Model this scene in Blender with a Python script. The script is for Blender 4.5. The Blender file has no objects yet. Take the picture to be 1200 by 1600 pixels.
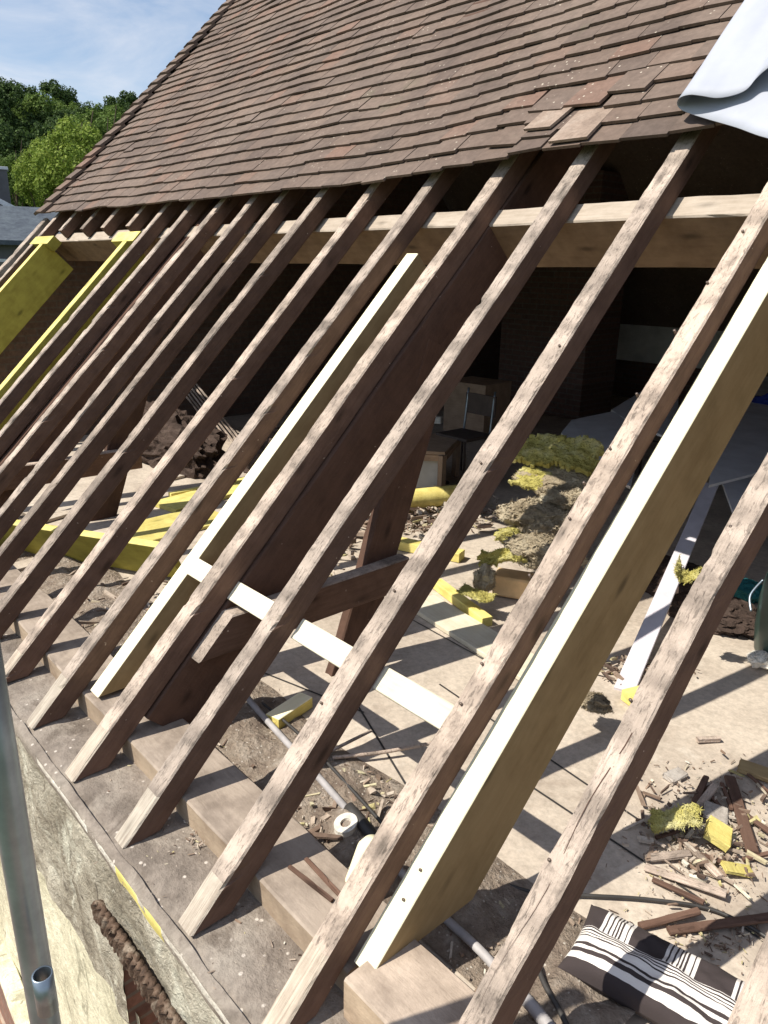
import bpy, bmesh, math, random
from mathutils import Vector, Matrix, noise
random.seed(7)
C = bpy.context.scene.collection
RAD = math.radians
# ------------------------------------------------------------------ camera frame (solved from the photo's vanishing points)
F = 1167.4; H = 1.726
def _n(v): return v.normalized()
Xc = -_n(Vector((-513-600, 400-800, F)))
Rc = _n(Vector((3280-600, -3250-800, F))); Rc = _n(Rc - Xc*Rc.dot(Xc))
Nc = Xc.cross(Rc)
a45 = math.sqrt(.5)
Zc = Rc*a45 + Nc*a45; Yc = Rc*a45 - Nc*a45
M3 = Matrix((Xc, Yc, Zc))                       # photo ray -> world
def ray(px, py): return M3 @ Vector((px-600, py-800, F))
CAM = Vector((0, 0, H))
def at_z(px, py, z=0):
    r = ray(px, py); return CAM + r*((z-H)/r.z)
def at_y(px, py, y):
    r = ray(px, py); return CAM + r*(y/r.y)
def at_x(px, py, x):
    r = ray(px, py); return CAM + r*(x/r.x)
NR = Vector((0, -a45, a45)); LR = Vector((0, a45, a45))
def at_roof(px, py, h=0):
    r = ray(px, py); return CAM + r*(-(1.7+h)/NR.dot(r))
def roofpt(x, s, h=0):                           # s metres up the slope from the rafter foot, h below the rafter tops
    return Vector((x, .678, 0)) + LR*s - NR*h
# ------------------------------------------------------------------ materials
def nt(name):
    m = bpy.data.materials.new(name); m.use_nodes = True
    t = m.node_tree; b = t.nodes['Principled BSDF']
    return m, t, b
def N(t, typ, **kw):
    n = t.nodes.new(typ)
    for k, v in kw.items():
        if k in ('operation', 'blend_type', 'data_type', 'noise_dimensions', 'wave_type', 'bands_direction', 'feature', 'distance', 'wave_profile', 'interpolation_type', 'clamp'): setattr(n, k, v)
        else: n.inputs[k].default_value = v
    return n
def coords(t, scale=(1,1,1), rnd=True):
    tc = t.nodes.new('ShaderNodeTexCoord'); mp = t.nodes.new('ShaderNodeMapping')
    t.links.new(tc.outputs['Object'], mp.inputs['Vector'])
    mp.inputs['Scale'].default_value = scale
    if rnd:
        oi = t.nodes.new('ShaderNodeObjectInfo'); mu = N(t, 'ShaderNodeMath', operation='MULTIPLY'); mu.inputs[1].default_value = 37.0
        t.links.new(oi.outputs['Random'], mu.inputs[0]); t.links.new(mu.outputs[0], mp.inputs['Location'])
    return mp.outputs['Vector']
def ramp(t, fac, stops, interp='LINEAR'):
    r = t.nodes.new('ShaderNodeValToRGB'); r.color_ramp.interpolation = interp
    e = r.color_ramp.elements
    while len(e) < len(stops): e.new(.5)
    for i, (p, c) in enumerate(stops):
        e[i].position = p; e[i].color = (*c, 1) if len(c) == 3 else c
    t.links.new(fac, r.inputs['Fac']); return r.outputs['Color']
def mixc(t, fac, a, b, mode='MIX'):
    m = t.nodes.new('ShaderNodeMix'); m.data_type = 'RGBA'; m.blend_type = mode
    for v, i in ((fac, 0), (a, 6), (b, 7)):
        if isinstance(v, (int, float)): m.inputs[i].default_value = v
        elif isinstance(v, tuple): m.inputs[i].default_value = (*v, 1)
        else: t.links.new(v, m.inputs[i])
    return m.outputs[2]
def noisef(t, vec, scale, detail=4, rough=.6, dist=0):
    n = N(t, 'ShaderNodeTexNoise', Scale=scale, Detail=detail, Roughness=rough, Distortion=dist)
    t.links.new(vec, n.inputs['Vector']); return n.outputs['Fac']
def bump(t, b, h, strength=.4, dist=.01):
    bn = N(t, 'ShaderNodeBump', Strength=strength, Distance=dist)
    t.links.new(h, bn.inputs['Height']); t.links.new(bn.outputs['Normal'], b.inputs['Normal'])
def g(v): return (v, v, v)
def sc(c, k): return tuple(x*k for x in c)

def wood(name, light, dark, grain=1.0, patch=.5, bands=0, bmp=.5, rough=.85, fleck=None, knots=True):
    """grain runs along the object's local X"""
    m, t, b = nt(name)
    v = coords(t); vs = coords(t, (1.5, 26*grain, 26*grain))
    gr = noisef(t, vs, 4.0, 6, .65, .4)
    pa = noisef(t, v, 9.0, 5, .6)
    c = ramp(t, gr, [(.3, dark), (.62, light)])
    c2 = ramp(t, pa, [(.35, sc(dark, .9)), (.6, light)])
    c = mixc(t, patch, c, c2)
    if bands:                                    # marks left by the old battens
        w = N(t, 'ShaderNodeTexNoise', Scale=1.0, Detail=1.5, Roughness=.5); vb = coords(t, (bands, .8, .8)); t.links.new(vb, w.inputs['Vector'])
        c3 = ramp(t, w.outputs['Fac'], [(.36, sc(light, .52)), (.47, sc(light, .85)), (.53, light), (.66, sc(light, 1.25))])
        c = mixc(t, .75, c, c3)
        fl = noisef(t, coords(t, (9, 34, 34)), 3.2, 5, .7, .6)
        fc = ramp(t, fl, [(.36, g(.34)), (.47, g(1.0))])
        c = mixc(t, .8, c, fc, 'MULTIPLY')
        fl2 = noisef(t, v, 16.0, 6, .75)
        c = mixc(t, .7, c, ramp(t, fl2, [(.36, g(.5)), (.5, g(1.0)), (.68, g(1.16))]), 'MULTIPLY')
    if knots:
        vo = N(t, 'ShaderNodeTexVoronoi', Scale=1.0, Randomness=1.0); vk = coords(t, (3.2, 9, 9)); t.links.new(vk, vo.inputs['Vector'])
        kc = ramp(t, vo.outputs['Distance'], [(.06, g(.35)), (.14, g(.8)), (.2, g(1))])
        c = mixc(t, .8, c, kc, 'MULTIPLY')
    if fleck:
        f2 = noisef(t, v, 45.0, 2, .5); c = mixc(t, ramp(t, f2, [(.75, g(0)), (.79, g(1))]), c, fleck)
    oi = t.nodes.new('ShaderNodeObjectInfo')
    c = mixc(t, 1.0, c, ramp(t, oi.outputs['Random'], [(0, (.78, .76, .74)), (.5, (1, 1, 1)), (1, (1.14, 1.10, 1.06))]), 'MULTIPLY')
    t.links.new(c, b.inputs['Base Color']); b.inputs['Roughness'].default_value = rough
    b.inputs['Specular IOR Level'].default_value = .25
    mm = N(t, 'ShaderNodeMath', operation='ADD'); t.links.new(gr, mm.inputs[0]); t.links.new(noisef(t, v, 35, 5, .7), mm.inputs[1])
    bump(t, b, mm.outputs[0], bmp, .006)
    return m
def rough(name, cols, scale=6, detail=8, bmp=.6, dist=.02, r=.95, fine=60, specks=None, spec=.2, rnd=False):
    m, t, b = nt(name); v = coords(t, rnd=rnd)
    n1 = noisef(t, v, scale, detail, .62, .3)
    k = len(cols); c = ramp(t, n1, [(.3+.4*i/(k-1), cols[i]) for i in range(k)])
    n2 = noisef(t, v, fine, 5, .7)
    c = mixc(t, .5, c, ramp(t, n2, [(.3, g(.55)), (.65, g(1.25))]), 'MULTIPLY')
    if specks:
        vo = N(t, 'ShaderNodeTexVoronoi', Scale=fine*.8, Randomness=1.0); t.links.new(v, vo.inputs['Vector'])
        c = mixc(t, ramp(t, vo.outputs['Distance'], [(.10, g(1)), (.16, g(0))]), c, specks)
    t.links.new(c, b.inputs['Base Color']); b.inputs['Roughness'].default_value = r
    b.inputs['Specular IOR Level'].default_value = spec
    mm = N(t, 'ShaderNodeMath', operation='ADD'); t.links.new(n1, mm.inputs[0]); t.links.new(n2, mm.inputs[1])
    bump(t, b, mm.outputs[0], bmp, dist)
    return m
def stain(m, scale, col, lo=.5, hi=.62, amt=.7, sc3=(1, 1, 1)):
    t = m.node_tree; b = t.nodes['Principled BSDF']; src = b.inputs['Base Color'].links[0].from_socket
    n = noisef(t, coords(t, sc3, rnd=False), scale, 9, .68, .8)
    t.links.new(mixc(t, ramp(t, n, [(lo, g(0)), (hi, g(amt))]), src, col), b.inputs['Base Color'])
def plain(name, col, r=.6, metal=0, spec=.3, var=.25, scale=12, bmp=.15):
    m, t, b = nt(name); v = coords(t)
    n1 = noisef(t, v, scale, 5, .6)
    c = mixc(t, 1.0, col, ramp(t, n1, [(.3, g(1-var)), (.7, g(1+var*.5))]), 'MULTIPLY')
    t.links.new(c, b.inputs['Base Color']); b.inputs['Roughness'].default_value = r
    b.inputs['Metallic'].default_value = metal; b.inputs['Specular IOR Level'].default_value = spec
    bump(t, b, n1, bmp, .01); return m
def brick(name, c1, c2, mort, sx=1, w=.22, h=.065, plane='xz'):
    m, t, b = nt(name)
    tc = t.nodes.new('ShaderNodeTexCoord'); sp = t.nodes.new('ShaderNodeSeparateXYZ'); cb = t.nodes.new('ShaderNodeCombineXYZ')
    t.links.new(tc.outputs['Object'], sp.inputs[0])
    i, j = {'xz': (0, 2), 'yz': (1, 2), 'xy': (0, 1)}[plane]
    t.links.new(sp.outputs[i], cb.inputs[0]); t.links.new(sp.outputs[j], cb.inputs[1])
    br = N(t, 'ShaderNodeTexBrick', Scale=1.0); br.inputs['Color1'].default_value = (*c1, 1); br.inputs['Color2'].default_value = (*c2, 1)
    br.inputs['Mortar'].default_value = (*mort, 1); br.inputs['Brick Width'].default_value = w; br.inputs['Row Height'].default_value = h; br.inputs['Mortar Size'].default_value = .008
    t.links.new(cb.outputs[0], br.inputs['Vector'])
    n2 = noisef(t, tc.outputs['Object'], 20, 5, .7)
    c = mixc(t, .7, br.outputs['Color'], ramp(t, n2, [(.3, g(.5)), (.7, g(1.3))]), 'MULTIPLY')
    t.links.new(c, b.inputs['Base Color']); b.inputs['Roughness'].default_value = .9
    bump(t, b, br.outputs['Fac'], -.5, .01); return m

M = {}
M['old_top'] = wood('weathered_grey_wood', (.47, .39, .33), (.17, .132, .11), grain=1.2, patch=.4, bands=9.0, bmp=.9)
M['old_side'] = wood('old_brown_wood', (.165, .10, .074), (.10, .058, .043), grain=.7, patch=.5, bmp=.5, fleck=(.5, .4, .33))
M['old_dark'] = wood('dark_oak', (.115, .066, .048), (.072, .042, .032), grain=.5, patch=.5, bmp=.6, fleck=(.35, .27, .22))
M['foot'] = wood('pale_worn_foot', (.55, .49, .41), (.26, .21, .17), grain=1.5, patch=.3, bmp=.8)
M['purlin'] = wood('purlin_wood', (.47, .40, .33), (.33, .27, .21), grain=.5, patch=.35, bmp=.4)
M['purlin_shaded'] = wood('shaded_purlin_face', (.25, .165, .10), (.16, .10, .06), grain=.4, patch=.6, bmp=.4)  # unlit purlin face: its shade is put into this darker brown
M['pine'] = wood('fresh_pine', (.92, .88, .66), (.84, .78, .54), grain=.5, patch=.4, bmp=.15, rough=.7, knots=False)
M['pine_side'] = wood('shaded_pine_side', (.40, .295, .155), (.30, .215, .105), grain=.45, patch=.5, bmp=.15, rough=.75)  # darker copy of the pine, with the shade of the side faces painted in
M['white'] = wood('planed_white_board', (.84, .80, .66), (.70, .63, .46), grain=.7, patch=.4, bmp=.1, rough=.65, knots=False)
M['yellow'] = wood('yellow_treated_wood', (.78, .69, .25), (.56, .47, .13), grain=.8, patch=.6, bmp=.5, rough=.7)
M['yellow_shaded'] = wood('shaded_yellow_side', (.40, .36, .07), (.28, .245, .045), grain=.4, patch=.6, bmp=.2, rough=.75)  # olive copy of the yellow wood; shade of the sides is in the colour
M['plate'] = wood('dusty_plate_wood', (.46, .385, .32), (.27, .22, .18), grain=.35, patch=.7, bmp=.5, knots=False)
M['plate_front'] = wood('plate_front_wood', (.48, .38, .28), (.32, .24, .175), grain=.35, patch=.7, bmp=.5, knots=False)
M['ledge'] = rough('lime_mortar_ledge', [(.14, .115, .095), (.26, .22, .185), (.34, .30, .255)], 3, 10, .7, .02, fine=30, specks=(.55, .49, .43))
M['floor'] = rough('dusty_floor_boarding', [(.36, .30, .245), (.50, .43, .355), (.58, .505, .42)], 2.2, 8, .25, .006, fine=45)
M['dirt'] = rough('dust_and_plaster_rubble', [(.20, .15, .12), (.36, .29, .23), (.50, .43, .36)], 12, 10, 1.0, .03, fine=50, specks=(.7, .64, .56))
M['rubble'] = rough('rubble_chips', [(.30, .22, .18), (.50, .40, .33), (.66, .57, .50)], 9, 6, .6, .01, fine=40, rnd=True)
M['render_grey'] = rough('crumbling_grey_render', [(.17, .145, .11), (.31, .275, .215), (.46, .42, .34), (.60, .57, .47)], 4, 12, .9, .03, fine=24)
M['render_cream'] = rough('cream_lime_render', [(.36, .33, .23), (.66, .62, .46), (.78, .75, .58)], 3, 9, .5, .03, fine=26)
M['flash'] = rough('flaking_white_edge', [(.36, .31, .25), (.66, .61, .53), (.84, .81, .74)], 9, 8, .8, .02, fine=50)
stain(M['floor'], 1.6, (.30, .24, .19), .52, .66, .6); stain(M['floor'], 7.0, (.66, .60, .52), .58, .70, .5)
stain(M['ledge'], 6.0, (.13, .105, .085), .56, .66, .7); stain(M['ledge'], 2.2, (.44, .39, .33), .54, .7, .6)
stain(M['render_grey'], 3.0, (.60, .58, .48), .56, .63, .8, (1, 1, .45)); stain(M['render_grey'], 9.0, (.09, .075, .06), .58, .66, .8, (1, 1, .5))
stain(M['render_cream'], 14.0, (.24, .22, .16), .60, .66, .8, (1.2, 1, .6)); stain(M['render_grey'], 26.0, (.70, .66, .56), .62, .68, .8); stain(M['render_cream'], 5.0, (.30, .28, .20), .58, .64, .8, (1.6, 1, .4))
M['tile'] = None
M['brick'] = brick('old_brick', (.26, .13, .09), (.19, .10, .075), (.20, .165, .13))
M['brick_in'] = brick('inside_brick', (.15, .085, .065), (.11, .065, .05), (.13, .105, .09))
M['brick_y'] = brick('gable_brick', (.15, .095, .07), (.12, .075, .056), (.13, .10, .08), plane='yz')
M['pave'] = brick('brick_paving', (.24, .13, .10), (.32, .19, .12), (.42, .34, .26), plane='xy', w=.2, h=.1)
M['plaster'] = plain('inside_plaster', (.62, .62, .58), .9, var=.3, scale=3)
M['galv'] = plain('galvanised_steel', (.30, .36, .42), .38, .85, .5, var=.3, scale=9, bmp=.05)
M['conduit'] = plain('grey_plastic_conduit', (.40, .38, .38), .55, 0, .4, var=.3)
M['black'] = plain('black_plastic', (.05, .047, .045), .5, 0, .4)
M['greyboard'] = plain('grey_plasterboard', (.74, .75, .80), .9, 0, .2, var=.15, scale=5)
M['board_core'] = plain('plasterboard_edge', (.85, .83, .82), .9, var=.1)
M['strip'] = plain('white_metal_strip', (.66, .63, .68), .55, 0, .4, var=.12)
M['tarp'] = plain('grey_white_membrane', (.40, .42, .48), .6, 0, .3, var=.1, scale=4, bmp=.1)
M['foam'] = plain('cream_foam', (.78, .72, .50), .9, var=.1)
M['tan'] = plain('tan_foam', (.72, .50, .27), .9, var=.2)
M['white_chip'] = plain('white_plaster_lump', (.72, .68, .60), .9, var=.3, scale=40, bmp=.6)
M['wool_y'] = rough('yellow_mineral_wool', [(.36, .31, .08), (.60, .54, .17), (.76, .72, .40)], 7, 9, 1.0, .03, fine=40, rnd=True)
M['wool_g'] = rough('grey_green_mineral_wool', [(.24, .19, .125), (.48, .40, .28), (.68, .61, .46)], 7, 9, 1.0, .03, fine=40, rnd=True)
M['dark'] = plain('dark_furniture', (.09, .07, .06), .7)
M['brownwood'] = wood('brown_bench_wood', (.42, .31, .22), (.28, .20, .14), knots=False)
M['barrel'] = plain('dark_green_plastic', (.03, .06, .05), .35, 0, .5, var=.4, scale=5)
M['teal'] = plain('teal_cloth', (.02, .14, .15), .8)
M['blue'] = plain('blue_cloth', (.03, .05, .30), .8)
M['nail'] = plain('rusty_nail', (.22, .17, .14), .5, .7)
M['slate'] = rough('blue_grey_slate', [(.05, .06, .08), (.075, .09, .11), (.10, .12, .14)], 3, 6, .3, .02, fine=12)
M['nwall'] = plain('neighbour_render', (.11, .11, .115), .9, var=.2, scale=2)
M['nwhite'] = plain('white_trim', (.62, .64, .66), .7)
M['glass'] = plain('window_glass', (.04, .05, .06), .1, 0, .8)
M['bark'] = plain('bark', (.10, .075, .055), .95)
M['clay'] = rough('fired_clay', [(.07, .045, .035), (.15, .10, .08), (.38, .32, .27)], 12, 6, .6, .02, fine=50, rnd=True)
M['stone'] = rough('grey_stone', [(.28, .25, .22), (.40, .36, .32), (.48, .44, .40)], 12, 6, .6, .01, fine=50, rnd=True)

def tile_mat():
    m, t, b = nt('old_clay_tiles')
    geo = t.nodes.new('ShaderNodeNewGeometry'); v = coords(t, rnd=False)
    pr = ramp(t, geo.outputs['Random Per Island'], [(0, (.105, .078, .065)), (.4, (.135, .099, .081)), (.85, (.155, .112, .089)), (1, (.19, .118, .09))])
    n1 = noisef(t, v, 1.6, 5, .6)
    c = mixc(t, ramp(t, n1, [(.42, g(0)), (.68, g(.65))]), pr, (.21, .16, .13))
    n2 = noisef(t, v, 28, 6, .7)
    c = mixc(t, .6, c, ramp(t, n2, [(.3, g(.6)), (.68, g(1.25))]), 'MULTIPLY')
    # lichen specks and a mossy area
    vo = N(t, 'ShaderNodeTexVoronoi', Scale=26.0, Randomness=1.0); t.links.new(v, vo.inputs['Vector'])
    n3 = noisef(t, v, 3.0, 3, .6)
    sp = N(t, 'ShaderNodeMath', operation='MULTIPLY')
    t.links.new(ramp(t, vo.outputs['Distance'], [(.09, g(1)), (.15, g(0))]), sp.inputs[0]); t.links.new(ramp(t, n3, [(.5, g(0)), (.6, g(1))]), sp.inputs[1])
    c = mixc(t, sp.outputs[0], c, (.50, .44, .36))
    n4 = noisef(t, v, 1.1, 6, .75); c = mixc(t, ramp(t, n4, [(.60, g(0)), (.78, g(.55))]), c, (.12, .125, .07))
    t.links.new(c, b.inputs['Base Color']); b.inputs['Roughness'].default_value = .85; b.inputs['Specular IOR Level'].default_value = .25
    bump(t, b, n2, .5, .006); return m
M['tile'] = tile_mat()

def leaf_mat(name, c1, c2, c3):
    m, t, b = nt(name)
    geo = t.nodes.new('ShaderNodeNewGeometry')
    c = ramp(t, geo.outputs['Random Per Island'], [(0, c1), (.5, c2), (1, c3)])
    t.links.new(c, b.inputs['Base Color']); b.inputs['Roughness'].default_value = .7; b.inputs['Specular IOR Level'].default_value = .2
    tr = t.nodes.new('ShaderNodeBsdfTranslucent'); t.links.new(c, tr.inputs['Color'])
    mx = t.nodes.new('ShaderNodeMixShader'); mx.inputs[0].default_value = .3
    t.links.new(b.outputs[0], mx.inputs[1]); t.links.new(tr.outputs[0], mx.inputs[2])
    t.links.new(mx.outputs[0], t.nodes['Material Output'].inputs['Surface']); return m
M['leaf_d'] = leaf_mat('dark_leaves', (.030, .055, .018), (.055, .095, .025), (.085, .14, .035))
M['leaf_m'] = leaf_mat('mid_leaves', (.06, .10, .02), (.10, .17, .03), (.16, .22, .05))
M['leaf_l'] = leaf_mat('light_leaves', (.12, .18, .025), (.19, .27, .04), (.28, .34, .07))

def chip_mat():
    m, t, b = nt('mixed_rubble_pieces'); geo = t.nodes.new('ShaderNodeNewGeometry')
    c = ramp(t, geo.outputs['Random Per Island'], [(0, (.10, .065, .05)), (.3, (.26, .18, .13)), (.55, (.42, .34, .27)), (.8, (.55, .48, .40)), (.93, (.50, .44, .20)), (1, (.72, .68, .60))])
    n = noisef(t, coords(t, rnd=False), 60, 5, .7)
    t.links.new(mixc(t, .7, c, ramp(t, n, [(.3, g(.55)), (.7, g(1.25))]), 'MULTIPLY'), b.inputs['Base Color']); b.inputs['Roughness'].default_value = .9
    bump(t, b, n, .5, .004); return m
M['rubble'] = chip_mat()
def cushion_mat():
    m, t, b = nt('striped_cushion_cloth')
    tc = t.nodes.new('ShaderNodeTexCoord'); sp = t.nodes.new('ShaderNodeSeparateXYZ'); t.links.new(tc.outputs['Object'], sp.inputs[0])
    def stripes(sock, k, edges, off=0.0):
        mu = N(t, 'ShaderNodeMath', operation='MULTIPLY_ADD'); mu.inputs[1].default_value = k; mu.inputs[2].default_value = off; t.links.new(sock, mu.inputs[0])
        fr = N(t, 'ShaderNodeMath', operation='FRACT'); t.links.new(mu.outputs[0], fr.inputs[0])
        return ramp(t, fr.outputs[0], edges, 'CONSTANT')
    D = (.045, .034, .034); W = (.72, .68, .64)
    # across bars on the upper face
    A = stripes(sp.outputs[0], 6.2, [(0, W), (.05, D), (.075, W), (.13, D), (.16, W), (.20, D), (.225, W), (.25, D), (.275, W), (.30, D), (.33, W), (.40, D), (.42, W), (.47, D)], .1)
    L = stripes(sp.outputs[1], 4.2, [(0, D), (.17, W), (.25, D), (.30, W), (.335, D), (.37, W), (.45, D), (.465, W), (.485, D), (.50, W), (.515, D), (.53, W), (.545, D), (.56, W), (.575, D)], .5)
    gt = N(t, 'ShaderNodeMath', operation='GREATER_THAN'); gt.inputs[1].default_value = .016; t.links.new(sp.outputs[1], gt.inputs[0])
    lt = N(t, 'ShaderNodeMath', operation='LESS_THAN'); lt.inputs[1].default_value = -.022; t.links.new(sp.outputs[2], lt.inputs[0])
    c = mixc(t, gt.outputs[0], L, A); c = mixc(t, lt.outputs[0], c, D)
    t.links.new(c, b.inputs['Base Color']); b.inputs['Roughness'].default_value = .95
    n = noisef(t, tc.outputs['Object'], 250, 2); bump(t, b, n, .3, .002); return m
M['cushion'] = cushion_mat()

# ------------------------------------------------------------------ object helpers
def tag(o, label=None, cat=None, group=None, kind=None):
    if label: o['label'] = label
    if cat: o['category'] = cat
    if group: o['group'] = group
    if kind: o['kind'] = kind
    return o
def mesh(name, verts, faces, mats, mi=None, parent=None, mw=None, smooth=False):
    me = bpy.data.meshes.new(name); me.from_pydata([tuple(v) for v in verts], [], faces)
    for m in (mats if isinstance(mats, (list, tuple)) else [mats]): me.materials.append(m)
    if mi: me.polygons.foreach_set('material_index', mi)
    if smooth: me.polygons.foreach_set('use_smooth', [True]*len(me.polygons))
    me.update()
    o = bpy.data.objects.new(name, me); C.objects.link(o)
    if mw is not None: o.matrix_world = mw
    if parent: o.parent = parent
    return o
def empty(name, loc=(0,0,0), mw=None):
    o = bpy.data.objects.new(name, None); C.objects.link(o); o.empty_display_size = .1
    if mw is not None: o.matrix_world = mw
    else: o.location = loc
    return o
def child(parent, o):            # keep local coords written in world space
    o.parent = parent; o.matrix_parent_inverse = frame_of(parent).inverted(); return o
def frame_of(o): return Matrix.LocRotScale(o.location, o.rotation_euler, o.scale) if o.rotation_mode != 'QUATERNION' else o.matrix_basis
def frame(o, x, y, z):           # columns x,y,z at origin o
    m = Matrix((x, y, z)).transposed().to_4x4(); m.translation = o; return m
def dirframe(p0, p1, up=Vector((0,0,1))):
    x = (p1-p0).normalized(); y = up.cross(x)
    if y.length < 1e-4: y = Vector((0,1,0)).cross(x)
    y.normalize(); z = x.cross(y); return frame(p0, x, y, z)
def beam_geo(L, w, d, rough_=.0, foot=0.0, head=0.0, seed=0, seg=.05, footfrac=None, bow=0.0, steps=()):
    """beam along +X, top face on z=0, depth d downwards, width w centred on y; returns verts, faces, face kind (0 side,1 top,2 end)"""
    n = max(2, int(L/seg)); vs = []; fs = []; mi = []
    ch = min(.006, w*.12) if rough_ else min(.0025, w*.05)
    prof = [(-w/2+ch, 0), (0, 0), (w/2-ch, 0), (w/2, -ch), (w/2, -d*.5), (w/2, -d+ch), (w/2-ch, -d), (-w/2+ch, -d), (-w/2, -d+ch), (-w/2, -d*.5), (-w/2, -ch)]
    k = len(prof)
    for i in range(n+1):
        u = i/n
        for j, (y, z) in enumerate(prof):
            x0 = foot*(-z); x1 = L - head*(-z)
            x = x0 + (x1-x0)*u
            dy = dz = 0
            if rough_:
                a = noise.noise(Vector((x*5+seed*13.1, j*1.7, seed))); b_ = noise.noise(Vector((x*22+seed*7.7, j*3.1+5, seed)))
                c_ = 1.6*noise.noise(Vector((x*1.3, seed*3.3, 2.0)))+.6*noise.noise(Vector((x*3.4, seed*5.3, 9.0)))
                e = noise.noise(Vector((x*9+seed*3.0, j*2.3+40, seed)))
                nick = -.007 if e > .50 and j in (0, 2, 3, 10) else 0
                s = 1 if y > 0 else -1
                dy = rough_*(.9*a+.6*b_)*s + c_*rough_*1.6 + nick*s*.7
                dz = rough_*(.7*a+.5*b_) + (nick if z > -d*.4 else 0)
                if i == 0 and foot: dz *= .3
            dz += bow*math.sin(math.pi*u)
            vs.append((x, y+dy, z+dz))
    for i in range(n):
        for j in range(k):
            j2 = (j+1) % k
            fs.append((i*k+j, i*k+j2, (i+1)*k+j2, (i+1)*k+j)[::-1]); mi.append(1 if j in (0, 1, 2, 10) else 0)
    fs.append(tuple(range(k))); mi.append(2 if foot else 0); fs.append(tuple(n*k+j for j in range(k))[::-1]); mi.append(0)
    return vs, fs, mi
def beam(name, p0, p1, w, d, mats, up=Vector((0,0,1)), parent=None, **kw):
    vs, fs, mi = beam_geo((p1-p0).length, w, d, **kw)
    m = mats if isinstance(mats, (list, tuple)) else [mats]
    if len(m) == 1: mi = [0]*len(mi)
    elif len(m) == 2: mi = [min(a, 1) for a in mi]
    o = mesh(name, vs, fs, m, mi, None, dirframe(p0, p1, up))
    if parent: child(parent, o)
    return o
def rafter_beam(name, x, s0, s1, w, d, mats, h=0, **kw):
    return beam(name, roofpt(x, s0, h), roofpt(x, s1, h), w, d, mats, up=NR, **kw)
def tube(name, pts, r, mat, sides=12, parent=None, closed_ends=True, ribs=0):
    pts = [Vector(p) for p in pts]
    # catmull resample
    P = []
    if len(pts) > 2:
        for i in range(len(pts)-1):
            a = pts[max(i-1,0)]; b_ = pts[i]; c_ = pts[i+1]; d_ = pts[min(i+2, len(pts)-1)]
            for k in range(8):
                u = k/8
                P.append(.5*((2*b_)+(c_-a)*u+(2*a-5*b_+4*c_-d_)*u*u+(3*b_-a-3*c_+d_)*u**3))
        P.append(pts[-1])
    else:
        P = [pts[0].lerp(pts[1], k/6) for k in range(7)]
    if ribs:
        tot = sum((P[i+1]-P[i]).length for i in range(len(P)-1)); nn = int(tot/ribs); Q = []
        for k in range(nn*2+1):
            dd = tot*k/(nn*2); acc = 0
            for i in range(len(P)-1):
                l = (P[i+1]-P[i]).length
                if acc+l >= dd-1e-9: Q.append(P[i].lerp(P[i+1], (dd-acc)/max(l,1e-9))); break
                acc += l
        P = Q
    vs = []; fs = []
    up = Vector((0.1, .2, 1)).normalized()
    for i, p in enumerate(P):
        d = (P[min(i+1, len(P)-1)] - P[max(i-1, 0)]).normalized()
        a = d.cross(up).normalized(); b_ = d.cross(a)
        rr = r*(1.12 if ribs and i % 2 else 1)
        for k in range(sides):
            th = 2*math.pi*k/sides; vs.append(p + (a*math.cos(th)+b_*math.sin(th))*rr)
    for i in range(len(P)-1):
        for k in range(sides):
            k2 = (k+1) % sides; fs.append((i*sides+k, i*sides+k2, (i+1)*sides+k2, (i+1)*sides+k))
    if closed_ends:
        fs.append(tuple(range(sides))[::-1]); fs.append(tuple((len(P)-1)*sides+k for k in range(sides)))
    o = mesh(name, vs, fs, mat, smooth=True)
    if parent: child(parent, o)
    return o
def box(name, c, size, mat, rz=0, rx=0, ry=0, parent=None, bev=.003, jit=0.0, seed=0):
    """bevelled box centred on c"""
    bm = bmesh.new(); bmesh.ops.create_cube(bm, size=1)
    for v in bm.verts: v.co = Vector((v.co.x*size[0], v.co.y*size[1], v.co.z*size[2]))
    if bev: bmesh.ops.bevel(bm, geom=list(bm.edges), offset=min(bev, min(size)*.3), segments=2, affect='EDGES', profile=.6)
    if jit:
        rnd = random.Random(seed)
        for v in bm.verts: v.co += Vector((rnd.uniform(-1,1), rnd.uniform(-1,1), rnd.uniform(-1,1)))*jit
    me = bpy.data.meshes.new(name); bm.to_mesh(me); bm.free(); me.materials.append(mat)
    o = bpy.data.objects.new(name, me); C.objects.link(o)
    o.location = c; o.rotation_euler = (rx, ry, rz)
    if parent: child(parent, o)
    return o
def lump(name, c, r, mat, amp=.35, seed=0, sub=4, freq=1.4, rz=0, rx=0, flat=True, parent=None):
    bm = bmesh.new(); bmesh.ops.create_icosphere(bm, subdivisions=sub, radius=1)
    for v in bm.verts:
        p = v.co.copy()
        f = noise.fractal(p*freq+Vector((seed*7.3, seed, 0)), 1.0, 2.1, 3) * amp*.62
        f += (noise.fractal(p*6+Vector((seed, 3, 1)), .7, 2.1, 4))*.11 + .06*noise.noise(p*22)
        w_ = noise.noise_vector(p*2.2+Vector((seed, 0, 5)))*amp*.35
        v.co = p*(1+f)+w_
        v.co = Vector((v.co.x*r[0], v.co.y*r[1], v.co.z*r[2]))
    me = bpy.data.meshes.new(name); bm.to_mesh(me); bm.free(); me.materials.append(mat)
    o = bpy.data.objects.new(name, me); C.objects.link(o); o.location = c; o.rotation_euler = (rx, 0, rz)
    if parent: child(parent, o)
    return o
def prism(name, poly, z0, z1, mat, parent=None):
    """polygon of (x,y) extruded between two heights"""
    n = len(poly); vs = [(x, y, z0) for x, y in poly]+[(x, y, z1) for x, y in poly]
    fs = [tuple(range(n))[::-1], tuple(range(n, 2*n))]+[(i, (i+1) % n, n+(i+1) % n, n+i) for i in range(n)]
    o = mesh(name, vs, fs, mat)
    if parent: child(parent, o)
    return o
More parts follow.
